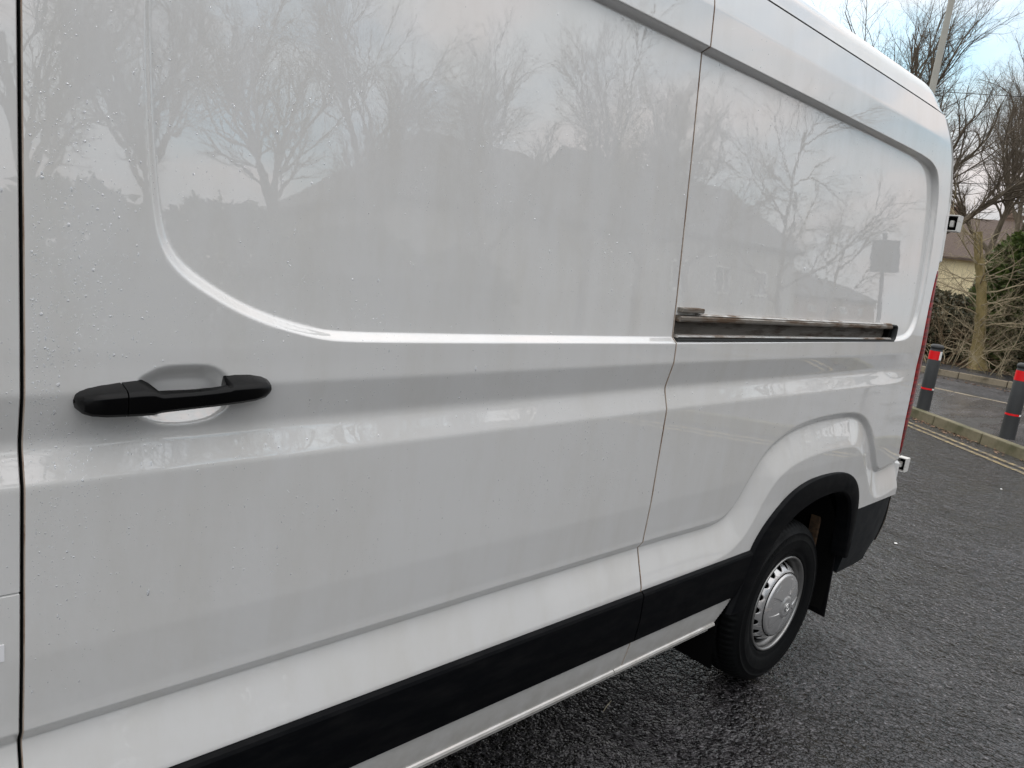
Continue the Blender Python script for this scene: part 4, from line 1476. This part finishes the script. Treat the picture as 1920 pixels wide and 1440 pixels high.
def leafy(name, label, cat, base, seed, n, h, rx, ry, shape, mt, size, group=None, trunk_r=0.12):
    r = np.random.default_rng(seed)
    t = r.random(n)
    z = t if shape == 'box' else 1 - np.sqrt(1 - t * 0.98)
    ww = (1 - z) ** 0.7 if shape == 'cone' else np.minimum(1, (1.02 - z) * 4) ** 0.5
    a = r.uniform(0, 6.28, n)
    lump = 1 + 0.18 * np.sin(3 * a + seed) * np.sin(7 * z + seed) + 0.12 * np.sin(8 * a + 3 * z * 9)
    q = np.sqrt(r.uniform(0.35, 1.0, n)) * ww * lump
    C = np.stack([base[0] + rx * q * np.cos(a), base[1] + ry * q * np.sin(a), base[2] + 0.1 + z * h + r.normal(0, 0.06, n)], -1)
    out = np.stack([np.cos(a), np.sin(a), r.uniform(-0.5, 0.6, n)], -1) + r.normal(0, 0.45, (n, 3))
    out /= np.linalg.norm(out, axis=1, keepdims=True)
    sd_ = np.cross(out, r.normal(0, 1, (n, 3))); sd_ /= np.linalg.norm(sd_, axis=1, keepdims=True)
    s = size * r.uniform(0.6, 1.5, n)
    V = np.stack([C - sd_ * s[:, None] * 0.12, C + sd_ * s[:, None] * 0.28 + out * s[:, None] * 0.35, C + out * s[:, None], C - sd_ * s[:, None] * 0.30 + out * s[:, None] * 0.4], 1).reshape(-1, 3)
    F = (np.arange(n) * 4)[:, None] + np.arange(4)[None]
    root = empty(name, base, label, cat, group)
    P = np.array([[[base[0], base[1], base[2] - 0.1], [base[0], base[1], base[2] + h * 0.5], [base[0], base[1], base[2] + h * 0.92]]])
    v2, f2 = tubes(P, np.array([[trunk_r, trunk_r * 0.7, 0.02]]), 8)
    obj('trunk', v2, f2, M['bark'], root, True)
    obj('foliage', V, F, M[mt], root, False)
    return root


EG = 'evergreens on the verge'
leafy('conifer', 'dense dark green conifer beside the mossy trunk', 'conifer', gxy(1925, 22.5), 51, 24000, 3.3, 0.85, 1.0, 'box', 'conifer', 0.16, EG)
leafy('conifer', 'taller bright green conifer at the picture edge', 'conifer', gxy(1938, 22.6), 52, 22000, 4.2, 1.15, 1.1, 'cone', 'conifer', 0.18, EG)
leafy('evergreen_bush', 'dark evergreen bush low behind the bare shrubs', 'bush', gxy(1775, 23.2), 53, 16000, 1.45, 1.5, 1.3, 'box', 'evergreen', 0.11, EG, 0.05)
leafy('evergreen_bush', 'dark evergreen bush right behind the mossy trunk', 'bush', gxy(1835, 23.6), 54, 14000, 1.5, 1.3, 1.2, 'box', 'evergreen', 0.11, EG, 0.05)
for k, (u, dist, hh) in enumerate(((1690, 24, 1.7), (1600, 24, 1.9), (2060, 22, 3.0), (2180, 21, 2.4))):
    leafy('evergreen_bush', ['evergreen bush hidden beyond the van\'s rear', 'evergreen bush hidden far behind the van body', 'evergreen bush beyond the right picture edge', 'evergreen bush farthest beyond the right picture edge'][k], 'bush', gxy(u, dist), 60 + k, 9000, hh, 1.6, 1.6, 'box', 'evergreen', 0.13, EG, 0.05)

# ------------------------------------------------------------------ houses
def house(name, label, cx, cy, rot, w, d, eave, ridge, wall, roofm, windows, chimneys=(), group=None, hip=0.0):
    """w along local x (ridge direction), d along local y; front is local -y"""
    root = empty(name, (cx, cy, 0), label, 'house', group)
    root.rotation_euler = (0, 0, rot)
    def part(nm, V, F, m, par=None):
        o = bpy.data.objects.new(nm, mesh(nm, V, F, False, None, [m]))
        col.objects.link(o); o.parent = par or root
        return o
    a, b = w / 2, d / 2
    V = [(-a, -b, 0), (a, -b, 0), (a, b, 0), (-a, b, 0), (-a, -b, eave), (a, -b, eave), (a, b, eave), (-a, b, eave)]
    F = [(0, 1, 5, 4), (2, 3, 7, 6)]
    if hip > 0: F += [(1, 2, 6, 5), (3, 0, 4, 7)]
    else:
        V += [(-a, 0, ridge - 0.12), (a, 0, ridge - 0.12)]
        F += [(1, 2, 6, 9, 5), (3, 0, 4, 8, 7)]
    wl_ = part('wall', V, F, wall)
    o_, t = 0.35, 0.12
    sl = (ridge - eave) / b
    z0 = eave - o_ * sl + 0.06
    A, B_ = a + 0.3, b + o_
    rx = a + 0.3 - hip
    for s in (-1, 1):
        V = [(-A, s * B_, z0), (A, s * B_, z0), (rx, s * 0.0, ridge + 0.06), (-rx, s * 0.0, ridge + 0.06)]
        V += [(x, y, z + t) for x, y, z in V]
        part('roof_slope', V, [(0, 1, 2, 3), (4, 5, 6, 7), (0, 1, 5, 4), (1, 2, 6, 5), (2, 3, 7, 6), (3, 0, 4, 7)], roofm)
    if hip > 0:
        for s in (-1, 1):
            V = [(s * A, -B_, z0), (s * A, B_, z0), (s * rx, 0, ridge + 0.06)]
            V += [(x, y, z + t) for x, y, z in V]
            part('roof_slope', V, [(0, 1, 2), (3, 4, 5), (0, 1, 4, 3), (1, 2, 5, 4), (2, 0, 3, 5)], roofm)
    for (wx, wz, ww, wh) in windows:
        bm = bmesh.new()
        for (x0, x1, zA, zB) in ((wx - ww / 2, wx + ww / 2, wz + wh / 2 - 0.08, wz + wh / 2), (wx - ww / 2, wx + ww / 2, wz - wh / 2, wz - wh / 2 + 0.08), (wx - ww / 2, wx - ww / 2 + 0.08, wz - wh / 2, wz + wh / 2), (wx + ww / 2 - 0.08, wx + ww / 2, wz - wh / 2, wz + wh / 2), (wx - 0.04, wx + 0.04, wz - wh / 2, wz + wh / 2)):
            box_bm(bm, x0, x1, -b - 0.05, -b + 0.03, zA, zB)
        me = bpy.data.meshes.new('window'); bm.to_mesh(me); bm.free(); me.materials.append(M['white_frame'])
        wo = bpy.data.objects.new('window', me); col.objects.link(wo); wo.parent = root
        V = [(wx - ww / 2, -b - 0.012, wz - wh / 2), (wx + ww / 2, -b - 0.012, wz - wh / 2), (wx + ww / 2, -b - 0.012, wz + wh / 2), (wx - ww / 2, -b - 0.012, wz + wh / 2)]
        part('pane', V, [(0, 1, 2, 3)], M['glass'], wo)
    for (x, y, top, sx) in chimneys:
        bm = bmesh.new(); box_bm(bm, x - sx, x + sx, y - 0.35, y + 0.35, ridge - 1.2, top); box_bm(bm, x - sx - 0.06, x + sx + 0.06, y - 0.41, y + 0.41, top - 0.18, top - 0.05)
        me = bpy.data.meshes.new('chimney'); bm.to_mesh(me); bm.free(); me.materials.append(M['brick'])
        ch = bpy.data.objects.new('chimney', me); col.objects.link(ch); ch.parent = root
        for px in (-0.5, 0.5):
            V, F = lathe([(0.13, 0), (0.11, 0.35), (0.09, 0.35), (0.09, 0.1)], 10, 'z', (x + px * sx, y, top - 0.02))
            part('chimney_pot', V, F, M['brick'], ch)
    return root


hc = gxy(1790, 50)
ang = math.atan2(hc[1], hc[0])
house('cream_house', 'cream rendered house with brown tiled roof behind the bare shrubs', hc[0] + 2.6 * math.cos(ang) - 0.6 * math.sin(ang), hc[1] + 2.6 * math.sin(ang) + 0.6 * math.cos(ang), ang - math.pi / 2, 9.0, 7.0, 4.05, 6.35, M['cream'], M['roof'],
      [(-3.3, 2.9, 1.1, 1.3), (2.3, 2.9, 1.1, 1.3), (-2.6, 0.9, 1.3, 1.2)], [(-0.6, 0.0, 7.1, 0.55), (2.6, 0.4, 6.9, 0.45)])

# houses and trees on the camera's side of the car park: seen mirrored in the van's paint
house('gabled_house', 'dark gabled house mirrored in the middle of the sliding door', 18.6, -19.5, 0.0, 13.5, 8.0, 5.2, 8.1, M['grey_render'], M['roof_slate'],
      [(-3.5, 3.6, 1.4, 1.3), (0.0, 3.6, 1.4, 1.3), (3.5, 3.6, 1.4, 1.3), (-3.5, 1.4, 1.6, 1.4), (3.5, 1.4, 1.6, 1.4)], [], hip=4.6)
house('long_house', 'long dark house mirrored across the door gap above the rail', 31.3, -20.5, math.pi, 14.5, 8.0, 5.8, 9.2, M['grey_render'], M['roof_slate'],
      [(-3.5, 3.8, 1.4, 1.3), (0.0, 3.8, 1.4, 1.3), (3.5, 3.8, 1.4, 1.3)], [], hip=0.5)
house('far_terrace', 'low house with sloping roof mirrored above the rear of the rail', 62.0, -29.0, math.pi, 26.0, 8.0, 4.4, 6.6, M['brick'], M['roof_slate'],
      [(-8, 3.0, 1.4, 1.3), (-3, 3.0, 1.4, 1.3), (3, 3.0, 1.4, 1.3), (8, 3.0, 1.4, 1.3)], [], hip=9.0)

RG = 'bare trees mirrored in the van side'
MIR = [(10, 44, 0.58, 8, 7, 0.2), (9, 42, 0.54, 7, 5, 0.2), (8, 42, 0.52, 5, 4, 0.15), (6, 42, 0.52, 4, 3, 0.15), (2, 40, 0.5, 3, 3, 0.2), (0, 0, 0, 3, 3, 0)]
m2 = tree('roadside_tree', 'weeping bare tree mirrored beside the door gap under the roof groove', (33.0, -14.5, 0.0), 77, 11.0, 0.15, MIR, (0.06, 0, 1), 0.0, 0.2, group=RG)
tree_copy(m2, 'drooping bare tree mirrored in the rear panel beside the sign', (44.0, -17.0, 0.0), 4.0, (0.95, 0.95, 0.8), RG)
tree_copy(bt, 'tall bare tree mirrored at the front edge of the sliding door', (3.2, -14.0, 0.0), 0.4, (1.1, 1.1, 1.15), RG)
tree_copy(bt, 'tall bare tree mirrored above the left end of the dark roof', (8.6, -14.5, 0.0), 1.7, (1.15, 1.15, 1.2), RG)
tree_copy(bt, 'tall bare tree mirrored above the dark gable', (15.0, -14.5, 0.0), 2.9, (1.2, 1.2, 1.3), RG)
tree_copy(bt, 'tall bare tree mirrored over the top of the door gap', (22.0, -14.5, 0.0), 4.4, (1.2, 1.2, 1.3), RG)
tree_copy(bt, 'tall bare tree mirrored in the cab door and front gap', (-2.0, -14.0, 0.0), 5.5, (1.1, 1.1, 1.1), RG)
tree_copy(bt, 'tall bare tree mirrored under the roof groove near the rear', (52.0, -26.0, 0.0), 0.9, (1.5, 1.5, 1.35), RG)

tree_copy(bt, 'bare tree mirrored between the front gap and the recess corner', (5.9, -17.0, 0.0), 3.3, (1.2, 1.2, 1.3), RG)
tree_copy(bt, 'bare tree mirrored over the sloping left end of the dark roof', (11.6, -16.0, 0.0), 0.2, (1.2, 1.2, 1.35), RG)
tree_copy(bt, 'bare tree mirrored over the right shoulder of the dark gable', (18.6, -14.2, 0.0), 5.9, (1.2, 1.2, 1.35), RG)
tree_copy(bt, 'bare tree mirrored across the rear door gap', (26.5, -15.0, 0.0), 2.2, (1.3, 1.3, 1.45), RG)

# road sign seen from the back, mirrored in the rear quarter panel
sx, sy = 12.35, -2.05
sg = empty('road_sign', (sx, sy, 0.0), 'grey sign board on a post mirrored in the rear quarter panel', 'sign')
P = np.array([[[sx, sy, 0.0], [sx, sy, 1.5], [sx, sy, 3.05]]])
V, F = tubes(P, np.full((1, 3), 0.044), 16)
obj('post', V, F, M['sign_back'], sg, True)
bm = bmesh.new(); box_bm(bm, sx - 0.03, sx + 0.0, sy - 0.31, sy + 0.31, 2.44, 2.94, 0.004)
for vv in bm.verts:
    dx_, dy_ = vv.co.x - sx - 0.06, vv.co.y - sy
    c_, s_ = math.cos(-0.9), math.sin(-0.9)
    vv.co.x, vv.co.y = sx + dx_ * c_ - dy_ * s_, sy + dx_ * s_ + dy_ * c_
from_bm('board', bm, M['sign_back'], sg)
for z in (2.54, 2.82):
    V, F = lathe([(0.050, -0.02), (0.053, -0.02), (0.053, 0.02), (0.050, 0.02)], 16, 'z', (sx, sy, z))
    obj('clamp', V, F, M['lamp_pole'], sg)

# added hedge, out of view: blocks the bright sky under the van
for k, x in enumerate(np.arange(-5.0, 10.0, 2.1)):
    leafy('added_hedge_bush', ['first', 'second', 'third', 'fourth', 'fifth', 'sixth', 'seventh', 'eighth'][k] + ' bush of an added unseen hedge behind the van, counted from its front', 'hedge', (x, 7.6 + 0.12 * x, 0.0), 80 + k, 5000, 1.9, 1.3, 0.9, 'box', 'evergreen', 0.16, 'added unseen hedge behind the van', 0.05)
# chassis members and the wheels of the van's far side
box('chassis_rail', -1.6, 3.6, 1.62, 1.72, 0.30, 0.42, M['black'], van)
box('chassis_rail', -1.6, 3.6, 2.68, 2.78, 0.30, 0.42, M['black'], van)
box('fuel_tank', 0.3, 1.6, 1.75, 2.6, 0.26, 0.41, M['black'], van, 0.03)
for x in (WC[0], -1.25):
    V, F = lathe([(0.18, 0.0), (0.30, -0.005), (0.345, 0.03), (0.353, 0.06), (0.353, 0.18), (0.33, 0.22), (0.18, 0.22)], 48, 'y', (x, 2.93, WC[1]))
    obj('far_wheel', V, F, M['rubber'], van, True)

# hedge added below the mirrored trees to grey the door's low reflection
hb = leafy('added_mirror_hedge', 'added hedge bush mirrored low beside the front door gap', 'hedge', (-2.5, -12.6, 0.0), 95, 9000, 3.4, 1.7, 1.2, 'box', 'evergreen', 0.2, 'added hedge mirrored low in the van side', 0.06)
for k, (x, zsc, lab) in enumerate(((0.4, 1.1, 'added hedge bush mirrored low ahead of the door handle'), (3.3, 0.95, 'added hedge bush mirrored low above the door handle'), (6.2, 1.05, 'added hedge bush mirrored low by the recess corner'), (9.1, 1.0, 'hedge bush mirrored low below the dark roof\'s left end'), (12.0, 0.9, 'added hedge bush mirrored low in front of the dark gable'))):
    tree_copy(hb, lab, (x, -12.6 + 0.2 * math.sin(k * 2.1), 0.0), 1.3 * k, (1.0, 1.0, zsc))
